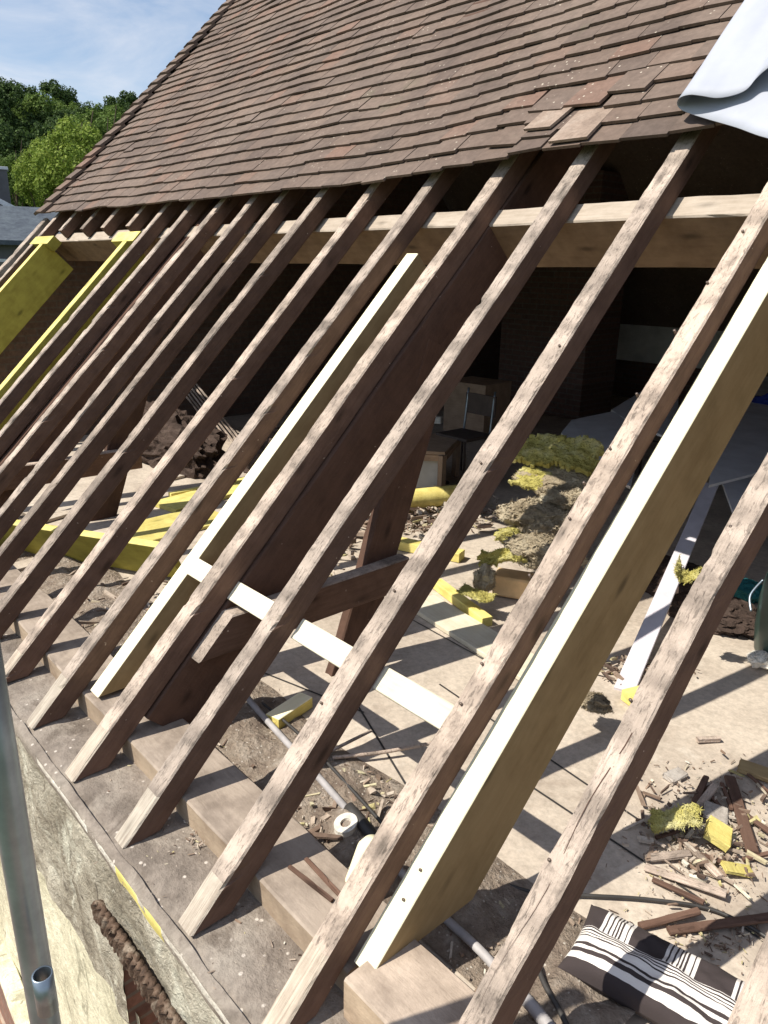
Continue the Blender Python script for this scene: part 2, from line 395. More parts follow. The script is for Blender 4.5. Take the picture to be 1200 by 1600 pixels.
def sheet(name, pts, thick, mat, edge=None, parent=None):
    """flat polygon of 3-D points given a thickness along its normal"""
    pts = [Vector(p) for p in pts]; nrm = (pts[1]-pts[0]).cross(pts[2]-pts[1]).normalized()
    if nrm.z < 0: nrm = -nrm
    n = len(pts); vs = [p-nrm*thick for p in pts]+pts
    fs = [tuple(range(n))[::-1], tuple(range(n, 2*n))]+[(i, (i+1) % n, n+(i+1) % n, n+i) for i in range(n)]
    mats = [mat, edge or mat]; mi = [0, 0]+[1]*n
    o = mesh(name, vs, fs, mats, mi)
    if parent: child(parent, o)
    return o

# ------------------------------------------------------------------ ground, hill
def gh(x, y):
    d = math.hypot(x*1.0, y*.55); t = max(0, min(1, (d-42)/75)); t = t*t*(3-2*t)
    if x > 0: t *= max(0, 1-x/60)
    return -2.8 + 17.5*t + (noise.noise(Vector((x*.02, y*.02, 0)))*1.5*t)
vs = []; fs = []; xs = [-900,-600,-400,-300]+list(range(-240, 60, 10))+[80,120,200,400,800]; ys = [-800,-400,-200,-120,-80]+list(range(-60, 200, 10))+[240,300,400,800]
for x in xs:
    for y in ys: vs.append((x, y, gh(x, y)))
ny = len(ys)
for i in range(len(xs)-1):
    for j in range(ny-1): fs.append((i*ny+j, (i+1)*ny+j, (i+1)*ny+j+1, i*ny+j+1))
M['grass'] = rough('rough_grass', [(.04, .06, .02), (.07, .10, .03), (.10, .13, .05)], .3, 8, .5, .3, fine=3)
tag(mesh('ground', vs, fs, M['grass'], smooth=True), kind='structure')
tag(mesh('pavement', [(-14, -3, -2.796), (5, -3, -2.796), (5, .68, -2.796), (-14, .68, -2.796)], [(0, 1, 2, 3)], M['pave']), kind='structure')

# ------------------------------------------------------------------ the house
XL, XR_ = -8.12, 2.6
YR = 5.9; ZR = YR-.678
house = tag(empty('house', (XL, .67, -2.8)), 'old rendered house under repair with its lower roof slope stripped to bare rafters', 'house')
def hc(o): return child(house, o)
def grid_wall(name, x0, x1, z0, z1, y, mat, nx, nz, amp, parent, seed=0, skip=None, freq=5):
    vs = []; fs = []
    for i in range(nx+1):
        for j in range(nz+1):
            x = x0+(x1-x0)*i/nx; z = z0+(z1-z0)*j/nz
            d = noise.fractal(Vector((x*freq, seed, z*freq)), 1.0, 2.0, 4)*amp
            vs.append((x, y+d, z))
    for i in range(nx):
        for j in range(nz):
            cx = x0+(x1-x0)*(i+.5)/nx; cz = z0+(z1-z0)*(j+.5)/nz
            if skip and skip(cx, cz): continue
            a = i*(nz+1)+j; fs.append((a, a+nz+1, a+nz+2, a+1))
    return mesh(name, vs, fs, mat, smooth=True)
WX0, WX1, WZ1 = -2.03, -.9, -.42           # window opening in the front wall
inwin = lambda x, z: WX0 < x < WX1 and -1.6 < z < WZ1
# cream lower wall, grey upper band standing 25 mm proud, both with the window left open
hc(grid_wall('lower_render', XL, XR_, -2.8, -.80, .70, M['render_cream'], 170, 40, .012, house, 3, inwin, 4))
hc(grid_wall('upper_render', XL, XR_, -.83, -.035, .668, M['render_grey'], 420, 40, .016, house, 9, inwin, 7))
# window: brick reveals, back panel
hc(mesh('window_reveal', [(WX0, .67, -1.6), (WX0, .95, -1.6), (WX0, .95, WZ1), (WX0, .67, WZ1), (WX1, .67, -1.6), (WX1, .95, -1.6), (WX1, .95, WZ1), (WX1, .67, WZ1)],
        [(0, 1, 2, 3), (4, 7, 6, 5), (3, 2, 6, 7), (0, 4, 5, 1), (1, 5, 6, 2)], M['brick']))
fr = hc(box('window_frame', ((WX0+WX1)/2, .90, -1.0), (WX1-WX0-.1, .05, 1.1), M['brownwood']))
# clay course over the window: a row of tile ends on edge
cv = []; cf = []
x0_, x1_ = WX0-.10, WX1+.1; nn = int((x1_-x0_)/.0035); nr = 7
for i in range(nn+1):
    x = x0_+(x1_-x0_)*i/nn; ph = x/.030*math.tau+1.2*noise.noise(Vector((x*9, 0, 0)))
    wv = (.5+.5*math.sin(ph))**1.6
    for j in range(nr+1):
        v = j/nr; z = -.335-.075*v+.006*noise.noise(Vector((x*30, j*.5, 1)))
        y = .640-.026*wv*(1-.35*v)*(.8+.5*noise.noise(Vector((x*25, j*.7, 4))))+.012*(v-.5)**2
        cv.append((x+.010*v, y, z-.008*wv))
for i in range(nn):
    for j in range(nr): a = i*(nr+1)+j; cf.append((a, a+1, a+nr+2, a+nr+1))
M['rust'] = rough('rusty_ridged_metal', [(.05, .035, .028), (.13, .085, .06), (.34, .28, .22)], 16, 8, .8, .01, fine=70)
ls = hc(mesh('ridged_lintel_strip', cv, cf, M['rust'], smooth=True))
sd_ = ls.modifiers.new('thickness', 'SOLIDIFY'); sd_.thickness = .02; sd_.offset = -1
# ledge on top of the wall
vs = []; fs = []; nx, nyy = 430, 14
for i in range(nx+1):
    for j in range(nyy+1):
        x = XL+(XR_-XL)*i/nx; v = j/nyy; e = .012*noise.fractal(Vector((x*6, 0, 5)), 1, 2, 4)
        y = .655+e*(1-v)+(1.14-.655)*v
        z = .012*noise.fractal(Vector((x*5, y*5, 0)), 1.0, 2.0, 5)-.004*(v < .08)-.006
        # mortar lumps against the plate
        z += .02*max(0, v-.35)*max(0, noise.noise(Vector((x*4, y*3, 7))))
        if j == 0: z -= .012
        vs.append((x, y, z))
for i in range(nx):
    for j in range(nyy):
        a = i*(nyy+1)+j; fs.append((a, a+nyy+1, a+nyy+2, a+1))
hc(mesh('wall_top_ledge', vs, fs, M['ledge'], smooth=True))
# flaking edge strip along the outer rim
vs = []; fs = []; mi = []
nx = 430
for i in range(nx+1):
    x = XL+(XR_-XL)*i/nx
    n1 = noise.fractal(Vector((x*7, 1, 5)), 1, 2, 4)*.012; n2 = noise.fractal(Vector((x*9, 4, 8)), 1, 2, 4)*.012
    for (y, z) in ((.668+n1*.3, -.003+n1*.3), (.648+n1*.6, -.007+n2*.3), (.638+n2*.4, -.016), (.640+n1*.3, -.046+n2*.5), (.646+n2*.3, -.078+n1*.8)):
        vs.append((x, y, z))
for i in range(nx):
    for j in range(4):
        a = i*5+j; fs.append((a, a+1, a+6, a+5)); x = XL+(XR_-XL)*i/nx
        mi.append(1 if (-1.90 < x < -1.60 and j in (2, 3) and noise.noise(Vector((x*16, j, 1))) > -.3) else (2 if (x > -2.6 and j == 2 and noise.noise(Vector((x*6, 3, 1))) > -.22) else 0))
hc(mesh('wall_edge', vs, fs, [M['ledge'], M['yellow'], M['flash']], mi, smooth=True))
# gables, back wall
def gable(name, x0, x1, mat):
    pts = [(.70, -2.8), (10.9, -2.8), (10.9, 0), (YR, ZR-.25), (1.0, 0), (.70, -.02)]
    n = len(pts); vs = [(x0, y, z) for y, z in pts]+[(x1, y, z) for y, z in pts]
    fs = [tuple(range(n))[::-1], tuple(range(n, 2*n))]+[(i, (i+1) % n, n+(i+1) % n, n+i) for i in range(n)]
    return hc(mesh(name, vs, fs, mat))
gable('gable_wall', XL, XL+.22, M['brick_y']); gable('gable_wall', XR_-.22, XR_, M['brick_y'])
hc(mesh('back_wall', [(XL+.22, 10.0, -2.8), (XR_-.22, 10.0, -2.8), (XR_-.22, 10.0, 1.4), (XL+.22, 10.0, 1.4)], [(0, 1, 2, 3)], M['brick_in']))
hc(box('plaster_panel', (-4.9, 9.93, 1.0), (2.0, .08, .95), M['plaster']))
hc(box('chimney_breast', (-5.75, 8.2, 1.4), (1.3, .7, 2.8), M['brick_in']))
for xx in (-6.75, -6.2): hc(box('wall_shelf', (xx, 9.75, .9), (.5, .3, .04), M['brownwood']))
# the attic floor
FL = -.012
vs = [(XL+.22, 1.14, FL), (XR_-.22, 1.14, FL), (XR_-.22, 10, FL), (XL+.22, 10, FL)]
tag(mesh('floor', vs, [(0, 1, 2, 3)], M['floor']), kind='structure')
# board seams: narrow dark fillets let into the floor
for i, (a, b_) in enumerate([((407, 1050), (480, 1079)), ((557, 1100), (660, 1270)), ((640, 967), (790, 1050)), ((870, 1195), (760, 1120)), ((980, 1330), (1190, 1470))]):
    p, q = at_z(*a, FL), at_z(*b_, FL); d = (q-p).normalized(); s = d.cross(Vector((0, 0, 1)))*.004
    p, q = p-d*.4, q+d*.3
    hc(mesh('floor_joint', [p-s+Vector((0,0,.004)), q-s+Vector((0,0,.004)), q+s+Vector((0,0,.004)), p+s+Vector((0,0,.004))], [(0, 1, 2, 3)], M['black']))
# rubble-filled strip between plate and floor boards
vs = []; fs = []; nx, nyy = 300, 16
for i in range(nx+1):
    for j in range(nyy+1):
        x = XL+.25+(3.3 if False else 7.3)*i/nx; v = j/nyy; wid = .42+.12*noise.noise(Vector((x*1.3, 0, 3)))
        y = 1.15+wid*v
        z = FL + .006 + (.045*noise.fractal(Vector((x*6, y*6, 2)), 1.0, 2.2, 5)+.022)*math.sin(math.pi*min(1, v*1.05))
        if v > .95: z = FL-.004
        vs.append((x, y, z))
for i in range(nx):
    for j in range(nyy):
        a = i*(nyy+1)+j; fs.append((a, a+nyy+1, a+nyy+2, a+1))
tag(mesh('plaster_rubble', vs, fs, M['dirt'], smooth=True), 'dusty plaster rubble filling the strip behind the wall plate', 'rubble', kind='stuff')

# ------------------------------------------------------------------ tiled roof
roof = tag(empty('tiled_roof', roofpt(XL, 3.0, 0)), 'brown clay tiled roof slope still covering the upper rafters', 'roof')
def tile_geo(vs, fs, x, s, w, L, h, th, rot=0, rnd=random):
    # tile lies on the roof plane; lower edge at s, raised h above rafter tops, tail tipped up by the overlap
    base = len(vs); c, sn = math.cos(rot), math.sin(rot)
    tl = .0125
    P = [(-w/2, 0), (w/2, 0), (w/2, L), (-w/2, L)]
    cam = .004
    for lay in (0, 1):
        for (a, b_) in P:
            xx = x+a*c-b_*sn; ss = s+a*sn+b_*c
            hh = h + (tl*2.7)*(1-b_/L) + (th if lay else 0)
            sag = -.05*math.sin(math.pi*min(1, max(0, (ss-3)/3.8)))*.6 + .018*noise.noise(Vector((xx*.7, ss*.7, 0))) + .012*noise.noise(Vector((xx*2.2, ss*2.0, 4)))
            vs.append(roofpt(xx, ss, -(hh+sag)))
    b = base
    fs += [(b+4, b+5, b+6, b+7), (b, b+1, b+5, b+4), (b+1, b+2, b+6, b+5), (b+3, b, b+4, b+7), (b+3, b+2, b+1, b)]
vs = []; fs = []; rnd = random.Random(11)
EXP = .116
def edge_s(x):      # lower edge line of the remaining tiles
    pts = [(-8.3, 3.03), (-8, 3.03), (-6.8, 2.995), (-5, 2.97), (-4.2, 2.965), (-3.1, 2.985), (-2.3, 3.035), (-1.2, 3.075), (3, 3.10)]
    for (x0, a), (x1, b_) in zip(pts, pts[1:]):
        if x0 <= x <= x1: return a+(b_-a)*(x-x0)/(x1-x0)
    return 3.03
rows = int((ZR*1.414-.05-3.03)/EXP)+1
for r in range(rows):
    x = XL-.13+(.09 if r % 2 else 0)*1.0-rnd.uniform(0, .01); xe = XR_+.1
    first = True
    while x < xe:
        w = rnd.uniform(.165, .195)
        if first and r % 2: w *= .55
        if first: first = False
        s = edge_s(x)+r*EXP + rnd.gauss(0, .0026)+.016*noise.noise(Vector((x*.9, r*.25, 0)))
        rot = rnd.gauss(0, .006); dh = abs(rnd.gauss(0, .0022)); gap = rnd.uniform(.0008, .0028) if rnd.random() < .8 else rnd.uniform(.003, .007)
        if r < 5 and x > -2.9 and rnd.random() < .22: rot += rnd.uniform(-.03, .03); dh += .005; s -= rnd.uniform(0, .012)
        if rnd.random() < .012: s -= rnd.uniform(.01, .035)
        xm = x+w/2
        if r in (1, 2, 3) and -2.62+.12*r < xm < -2.18+.12*r:      # slipped and tilted tiles round the broken patch
            s -= .035+.02*((r*7+int(xm*50)) % 3); rot = (-.10 if r % 2 else .07); dh += .010
        if not (r == 2 and -2.18 < xm < -2.02):
            tile_geo(vs, fs, x+w/2, s, w-gap, .255, .028+dh, .013, rot)
        x += w
child(roof, mesh('tile_field', vs, fs, M['tile']))
v2 = []; f2 = []
tile_geo(v2, f2, -2.20, 3.035+.13, .15, .26, .052, .012, -.10); tile_geo(v2, f2, -1.98, 3.035+.02, .18, .25, .050, .012, .03)
M['tile_pale'] = rough('pale_new_tile_underside', [(.20, .15, .12), (.29, .22, .175), (.35, .28, .23)], 6, 8, .4, .01, fine=50)
sl = child(roof, mesh('slipped_tiles', v2, f2, M['tile_pale'])); sl['label'] = 'pale slipped tiles exposed above the lower edge'
# raised verge tiles up the gable edge
vs = []; fs = []
for r in range(rows*2//3+9):
    s = 3.0+r*.155
    if s > ZR*1.414: break
    b = len(vs); j = rnd.uniform(-.012, .012)
    for (dx, hh, ds) in ((-.12, .035, 0), (.0, .06, 0), (.12, .050, 0), (-.12, .025, .19), (.0, .05, .19), (.12, .04, .19)):
        vs.append(roofpt(XL+dx+j, s+ds, -(hh+.030+(0 if ds else .02))))
    for (dx, hh, ds) in ((-.12, .035, 0), (.0, .06, 0), (.12, .050, 0), (-.12, .025, .19), (.0, .05, .19), (.12, .04, .19)):
        vs.append(roofpt(XL+dx+j, s+ds, -(hh+.006+(0 if ds else .02))))
    fs += [(b, b+1, b+4, b+3), (b+1, b+2, b+5, b+4), (b+6, b+9, b+10, b+7), (b+7, b+10, b+11, b+8), (b, b+6, b+7, b+1), (b+1, b+7, b+8, b+2), (b, b+3, b+9, b+6), (b+2, b+8, b+11, b+5), (b+3, b+4, b+10, b+9), (b+4, b+5, b+11, b+10)]
child(roof, mesh('verge_tiles', vs, fs, M['tile']))
# battens and the dark underside boarding of the covered part
bv = []; bf = []
for r in range(rows):
    s = 3.16+r*EXP
    b = len(bv)
    for x in (XL+.1, XR_-.05):
        for (ds, hh) in ((0, -.001), (.03, -.001), (.03, -.026), (0, -.026)): bv.append(roofpt(x, s+ds, hh))
    bf += [(b, b+1, b+5, b+4), (b+1, b+2, b+6, b+5), (b+2, b+3, b+7, b+6), (b+3, b, b+4, b+7)]
child(roof, mesh('battens', bv, bf, M['old_dark']))
rs = [(XL-.1, YR+.0, ZR+.05), (XR_+.1, YR, ZR+.05), (XR_+.1, 11.3, -.35), (XL-.1, 11.3, -.35)]
child(roof, mesh('rear_slope', [Vector(p) for p in rs]+[Vector(p)-Vector((0, .03, .06)) for p in rs], [(0, 1, 2, 3), (7, 6, 5, 4), (0, 4, 5, 1), (1, 5, 6, 2), (2, 6, 7, 3), (3, 7, 4, 0)], M['tile']))

# ------------------------------------------------------------------ rafters
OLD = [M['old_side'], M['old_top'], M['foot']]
TOP_S = ZR*1.414-.06
def nails(r, x, ss, w):
    for s in ss:
        p = roofpt(x+random.uniform(-.3, .3)*w, s, -.002)
        n = tube('nail', [p-NR*.01, p+NR*.006], .0042, M['nail'], sides=8)
        child(r, n)
def rafter(x, w, d, label, s0=0, s1=TOP_S, seed=1, rough_=.0035, tilt=0, bow=0, nail=()):
    p0, p1 = roofpt(x, s0), roofpt(x+tilt, s1)
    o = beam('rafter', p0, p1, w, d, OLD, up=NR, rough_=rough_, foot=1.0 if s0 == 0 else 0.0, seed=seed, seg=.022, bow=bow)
    o.data.polygons.foreach_set('material_index', [i if i != 2 else 2 for i in [p.material_index for p in o.data.polygons]])
    # the worn tip of the foot shows bare pale wood
    if s0 == 0:
        for p in o.data.polygons:
            if p.material_index == 1 and p.center.x < .16+.02*(seed % 4): p.material_index = 2
    tag(o, label, 'rafter', 'old rafters of the stripped roof slope')
    bpy.context.view_layer.update()
    if nail: nails(o, x, nail, w)
    return o
R = [
 (-.275, .07, .11, 'old grey rafter in the bottom right corner, only its foot end in view', 21),
 (-.718, .062, .108, 'crooked old rafter standing alone to the right of the big new pine board', 22),
 (-1.126, .067, .092, 'old rafter with rows of nail heads, tight against the big new pine board', 23),
 (-1.527, .076, .095, 'first old rafter left of the nail studded one, its foot nearest the clay course', 24),
 (-1.953, .073, .092, 'second old rafter left of the nail studded one, above the leaning inner post', 25),
 (-2.375, .078, .095, 'old rafter just right of the narrow new board, with a dark principal beneath it', 26),
 (-2.79, .074, .092, 'old rafter just left of the narrow new board', 27),
 (-3.213, .07, .092, 'second old rafter left of the narrow new board', 28),
 (-3.64, .07, .092, 'third old rafter left of the narrow new board', 29),
 (-4.03, .066, .092, 'fourth old rafter left of the narrow new board, set close to its neighbour', 30),
 (-4.347, .066, .09, 'fifth old rafter left of the narrow new board, with a ragged chipped top edge', 31),
 (-4.767, .066, .09, 'sixth old rafter left of the narrow new board', 32),
 (-5.175, .064, .09, 'second old rafter right of the roof window opening', 33),
 (-5.586, .064, .09, 'old rafter fixed to the right hand yellow trimmer of the opening', 34),
 (-7.87, .064, .09, 'old rafter fixed to the left hand yellow trimmer by the gable', 35)]
for (x, w, d, lab, sd) in R:
    nl = (.9, 1.02, 1.3, 1.5, 1.62, 1.75, 1.95, 2.2, 2.4, 2.62) if sd == 23 else ((.7, 1.1, 1.6, 2.1) if sd in (24, 22) else ())
    rafter(x, w, d, lab, seed=sd, rough_=.0042 if sd == 22 else (.0034 if sd in (30,31,32,33) else .0026), nail=nl, bow={22: .012, 26: -.006, 31: .01, 29: .008}.get(sd, .0),
           tilt={22: .14, 23: .08, 30: -.06}.get(sd, 0))
for i, (x, lab) in enumerate([(-7.43, 'short cut rafter stub above the purlin, leftmost over the roof window opening'), (-6.92, 'short cut rafter stub above the purlin, second over the roof window opening'),
               (-6.475, 'short cut rafter stub above the purlin, third over the roof window opening'), (-5.99, 'short cut rafter stub above the purlin, just left of the right hand yellow trimmer')]):
    rafter(x, .062, .09, lab, s0=2.84, seed=40+i)
_r = [o for o in C.objects if o.get('label', '').startswith('crooked')]
for o in _r:
    cr = mesh('drying_crack', [o.matrix_world @ Vector((.35+.05*i, .006*math.sin(i*.8)+(.0016 if k else -.0016)*(1-abs(i-15)/16), .0045)) for i in range(30) for k in (0, 1)], [(2*i, 2*i+1, 2*i+3, 2*i+2) for i in range(29)], M['old_dark']); child(o, cr)
# gable edge board
o = beam('gable_board', roofpt(XL+.02, -.02, -.01), roofpt(XL+.02, 3.02, -.01), .10, .16, [M['ledge'], M['old_top']], up=NR, rough_=.004, seed=60, seg=.04)
tag(o, 'weathered grey edge board running up the far gable end', 'board')

# new boards: tops lie 90 mm below the old rafter tops
def newboard(name, x, w, s0, s1, d, mats, label, h=.09, foot=1.0, cat='board', tilt=0):
    o = beam(name, roofpt(x, s0, h), roofpt(x+tilt, s1, h), w, d, mats, up=NR, foot=foot, seg=.1)
    return tag(o, label, cat)
def s_of(y): return (y-.678)*1.4142
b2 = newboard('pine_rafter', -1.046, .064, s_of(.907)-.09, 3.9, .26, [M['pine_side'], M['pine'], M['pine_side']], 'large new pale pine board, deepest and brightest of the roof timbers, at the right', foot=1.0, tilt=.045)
for s in (.42, .50): 
    p = roofpt(-1.04, s, .088); child(b2, tube('nail', [p-NR*.01, p+NR*.004], .004, M['nail'], sides=8))
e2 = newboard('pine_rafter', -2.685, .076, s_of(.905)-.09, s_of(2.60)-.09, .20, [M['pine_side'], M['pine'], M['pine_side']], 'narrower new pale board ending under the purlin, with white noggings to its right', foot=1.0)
# white noggings in a line
ny0 = 1.272; s_n = s_of(ny0)
ptsn = [(-2.645, -2.418, 'short white nogging joined to the narrow new board'), (-2.330, -1.995, 'second white nogging from the narrow new board'), (-1.912, -1.570, 'third white nogging, over the lower end of the leaning post'), (-1.485, -1.137, 'longest clear white nogging ending at the nail studded rafter')]
for i, (xa, xb, lab) in enumerate(ptsn):
    q = at_roof(600, 1062, .088)
    sn = (q.y-.678+.0)*1.4142-.088+.0
    s_c = ((q-Vector((0,.678,0))).dot(LR))
    o = beam('nogging', roofpt(xa, s_c, .088), roofpt(xb, s_c, .088), .078, .036, [M['white'], M['white']], up=NR, seg=.1)
    tag(o, lab, 'nogging', 'white noggings between the rafters')
# yellow trimmers
for (x, h, d, lab) in ((-7.60, .0, .34, 'deep yellow trimmer on the gable side of the roof window opening'), (-5.78, .0, .26, 'yellow trimmer on the right side of the roof window opening')):
    newboard('yellow_trimmer', x, .075, .25, 2.70, d, [M['yellow_shaded'], M['yellow'], M['yellow_shaded']], lab, h=h, cat='trimmer')
for (x0, x1, lab) in ((-7.91, -7.43, 'short yellow packing piece at the head of the gable side trimmer'), (-6.02, -5.63, 'short yellow packing piece at the head of the right hand trimmer')):
    o = beam('yellow_packer', roofpt(x0, 2.72, -.004), roofpt(x1, 2.72, -.004), .10, .09, [M['yellow_shaded'], M['yellow']], up=NR, seg=.1); tag(o, lab, 'packer')

# purlin, set square to the slope
P_s = 2.81+.052
o = beam('purlin', roofpt(XL+.1, P_s, .097), roofpt(XR_-.1, P_s, .097), .105, .25, [M['purlin_shaded'], M['purlin']], up=NR, rough_=.0025, seed=70, seg=.06)
tag(o, 'long horizontal purlin under the rafters, pale on top with shade coloured into its brown face', 'purlin')
# wall plates
def plate(x0, x1, y0, y1, zt, zb, label, seed, name='wall_plate'):
    o = beam(name, Vector((x0, (y0+y1)/2, zt)), Vector((x1, (y0+y1)/2, zt)), y1-y0, zt-zb, [M['plate_front'], M['plate']], rough_=.003, seed=seed, seg=.05)
    return tag(o, label, 'wall plate')
plate(XL+.2, -1.075, .887, 1.105, .082, -.02, 'long dusty wall plate beam the rafter feet are notched over', 80)
plate(-1.045, XR_-.2, .85, 1.06, .118, -.02, 'higher separate wall plate block under the large new pine board', 82)

# ------------------------------------------------------------------ trusses inside
def truss(x, words, s_top=5.2):
    o = rafter_beam('principal_rafter', x-.085, .30, s_top, .085, .20, [M['old_dark'], M['old_dark']], h=.10, rough_=.005, seed=90+x, seg=.08); tag(o, 'thick dark principal rafter of the '+words, 'principal rafter')
    o = beam('truss_post', Vector((x-.068, 1.82, FL)), Vector((x-.068, 2.36, 1.44)), .055, .19, [M['old_dark']], up=Vector((0, -1, .3)), rough_=.005, seed=95+x, seg=.08); tag(o, 'leaning dark post of the '+words, 'post')
    o = beam('truss_strut', Vector((x-.01, 1.30, .478)), Vector((x-.01, 2.22, .478)), .07, .15, [M['old_side'], M['old_top']], rough_=.003, foot=-1.0, seed=99+x, seg=.08); tag(o, 'level timber strut tying the leaning post of the '+words, 'strut')
truss(-2.28, 'nearer roof truss')
truss(-5.05, 'farther roof truss')
# brace planks by the far truss
for a, b_, lab in (((192, 700), (214, 640), 'thin brace lath leaning upright beside the farther truss'), ((186, 690), (176, 670), 'very short lath by the farther truss')):
    p, q = at_y(*a, 3.1), at_y(*b_, 3.3); tag(beam('lath', p, q, .03, .02, [M['old_top']], up=Vector((0, -1, 0)), rough_=.001, seg=.1), lab, 'lath')
# slatted lath panel behind
lp = tag(empty('broken_lattice', at_y(325, 680, 3.9)), 'broken slatted lath panel leaning in the dark behind the rafters', 'panel')
p0 = at_y(268, 590, 3.9); p1 = at_y(352, 700, 3.9)
for k in range(6):
    off = Vector((.035*k, .01*k, .028*k)); child(lp, beam('slat', p0+off, p1+off, .022, .012, [M['old_top']], up=Vector((0, -1, .2)), rough_=.002, seed=k, seg=.1))

# ------------------------------------------------------------------ loose boards on the floor
def lying(name, a, b_, w, t, mats, label, cat, z=None, ztop=None, grp=None, **kw):
    zt = FL+t+.004 if ztop is None else ztop
    o = beam(name, at_z(*a, zt), at_z(*b_, zt), w, t, mats, **kw); return tag(o, label, cat, grp)
YW = [M['yellow'], M['yellow']]
lying('white_board', (655, 935), (850, 1055), .20, .025, [M['white']], 'wide white board lying flat on the floor beyond the rafters', 'board', seg=.2)
lying('yellow_batten', (683, 905), (762, 965), .062, .05, YW, 'bright yellow offcut lying beside the wide white board', 'offcut')
lying('yellow_batten', (604, 838), (722, 862), .09, .06, YW, 'yellow timber lying behind the leaning post, before the rubble heap', 'offcut')
lying('yellow_batten', (425, 1120), (478, 1085), .07, .05, [M['yellow'], M['pine']], 'short pale yellow offcut on the floor below the nogging', 'offcut')
o = beam('yellow_plank', at_z(-40, 806, .25), at_z(262, 853, .25), .045, .27, [M['yellow_shaded'], M['yellow']], up=Vector((.194, -.456, .868)).normalized(), seg=.2); tag(o, 'long yellow plank on edge behind the lower left rafters', 'plank')
for i, (a, b_, w, lab) in enumerate([((200, 835), (340, 800), .42, 'yellow sheet lying flat behind the yellow plank, front one'), ((255, 790), (400, 750), .30, 'yellow sheet lying flat behind the yellow plank, middle one'), ((265, 770), (400, 745), .05, 'narrow yellow batten at the back of the yellow sheets')]):
    lying('yellow_sheet', a, b_, w, .02+.01*i, YW, lab, 'sheet', seg=.2)
for a, b_, w, lab in (((265, 745), (335, 728), .10, 'pale plank lying on the floor behind the yellow sheets'), ((0, 830), (135, 790), .10, 'pale plank lying far left behind the yellow plank'), ((20, 885), (75, 870), .12, 'grey plank end showing below the yellow plank at far left')):
    lying('floor_plank', a, b_, w, .022, [M['floor']], lab, 'plank', seg=.2)
# yellow bolster
a, b_ = at_z(622, 782, .10), at_z(722, 772, .10)
tag(tube('yellow_roll', [a, a.lerp(b_, .5), b_], .075, M['yellow'], sides=20), 'rounded yellow roll lying in front of the wooden bench', 'roll')
# white strip leaning from the floor
tag(beam('white_strip', at_z(975, 1078, .0), at_z(1112, 755, .42), .088, .016, [M['strip']], seg=.2), 'long white strip leaning up from the floor behind the large pine board', 'strip')
o = lying('yellow_bracket', (983, 1085), (1012, 1078), .09, .05, YW, 'small yellow block at the foot of the leaning white strip', 'block')

# ------------------------------------------------------------------ plasterboards in the shade
def pb(pts, label, z):
    tag(sheet('plasterboard', [at_z(a, b_, z+dz) for a, b_, dz in pts], .018, M['greyboard'], M['board_core']), label, 'plasterboard')
pb([(877, 676, 0), (893, 656, .02), (955, 643, .05), (1010, 660, .05), (985, 760, 0), (936, 736, 0)], 'grey plasterboard sheet with clipped corners above the insulation pile', .45)
pb([(955, 640, 0), (1003, 611, .04), (1060, 600, .05), (1060, 690, .0), (985, 660, 0)], 'smaller grey plasterboard tucked behind the clipped sheet', .50)
pb([(1108, 758, 0), (1205, 733, 0), (1260, 600, .1), (1180, 585, .12), (1120, 660, .05)], 'large grey plasterboard sheet lying right of the large pine board', .48)
pb([(1128, 752, .0), (1150, 812, 0), (1240, 800, 0), (1240, 735, 0)], 'lower grey plasterboard piece sticking out under the large sheet', .40)
# what carries them
tr = tag(empty('trestle', at_z(1060, 800, FL)), 'dark low trestle holding up the plasterboards', 'trestle')
c0 = at_z(1000, 690, .40)
for k, (dx, dy) in enumerate(((-.35, -.3), (-.25, .5), (1.5, -.35), (1.6, .5))):
    q = Vector((c0.x+dx, c0.y+dy, FL)); child(tr, beam('leg', q, q+Vector((0, 0, .40)), .05, .05, [M['dark']], up=Vector((0, 1, 0)), seg=.2))
child(tr, beam('rail', Vector((c0.x-.4, c0.y, .425)), Vector((c0.x+1.7, c0.y, .425)), .06, .04, [M['dark']], seg=.3))
# blue and teal cloths, barrel
tag(lump('blue_cloth', at_z(1205, 630, .55), (.16, .12, .08), M['blue'], .5, 5), 'crumpled blue cloth on the plasterboards at the right edge', 'cloth')
bp = at_z(1232, 1030, FL)
bar = tag(empty('barrel', bp), 'dark green barrel at the right edge of the picture', 'barrel')
vs = []; fs = []; prof = [(.13, 0), (.155, .03), (.17, .15), (.172, .28), (.16, .40), (.15, .43), (.13, .44), (.125, .40)]
for r_, z in prof:
    for k in range(28): vs.append((bp.x+r_*math.cos(k*math.tau/28), bp.y+r_*math.sin(k*math.tau/28), bp.z+z))
for i in range(len(prof)-1):
    for k in range(28): fs.append((i*28+k, i*28+(k+1) % 28, (i+1)*28+(k+1) % 28, (i+1)*28+k))
fs.append(tuple(range(28))[::-1]); fs.append(tuple((len(prof)-1)*28+k for k in range(28)))
child(bar, mesh('body', vs, fs, M['barrel'], smooth=True))
child(bar, tube('handle', [bp+Vector((-.17, -.02, .36)), bp+Vector((-.20, -.06, .28)), bp+Vector((-.17, -.1, .22))], .006, M['galv']))
tag(lump('white_rag', at_z(1190, 1030, .03), (.05, .07, .03), M['white_chip'], .5, 8), 'white rag on the floor beside the barrel', 'rag')
tag(lump('teal_cloth', at_z(1172, 925, .03), (.10, .08, .06), M['teal'], .4, 9), 'teal cloth lying in shade left of the barrel', 'cloth')

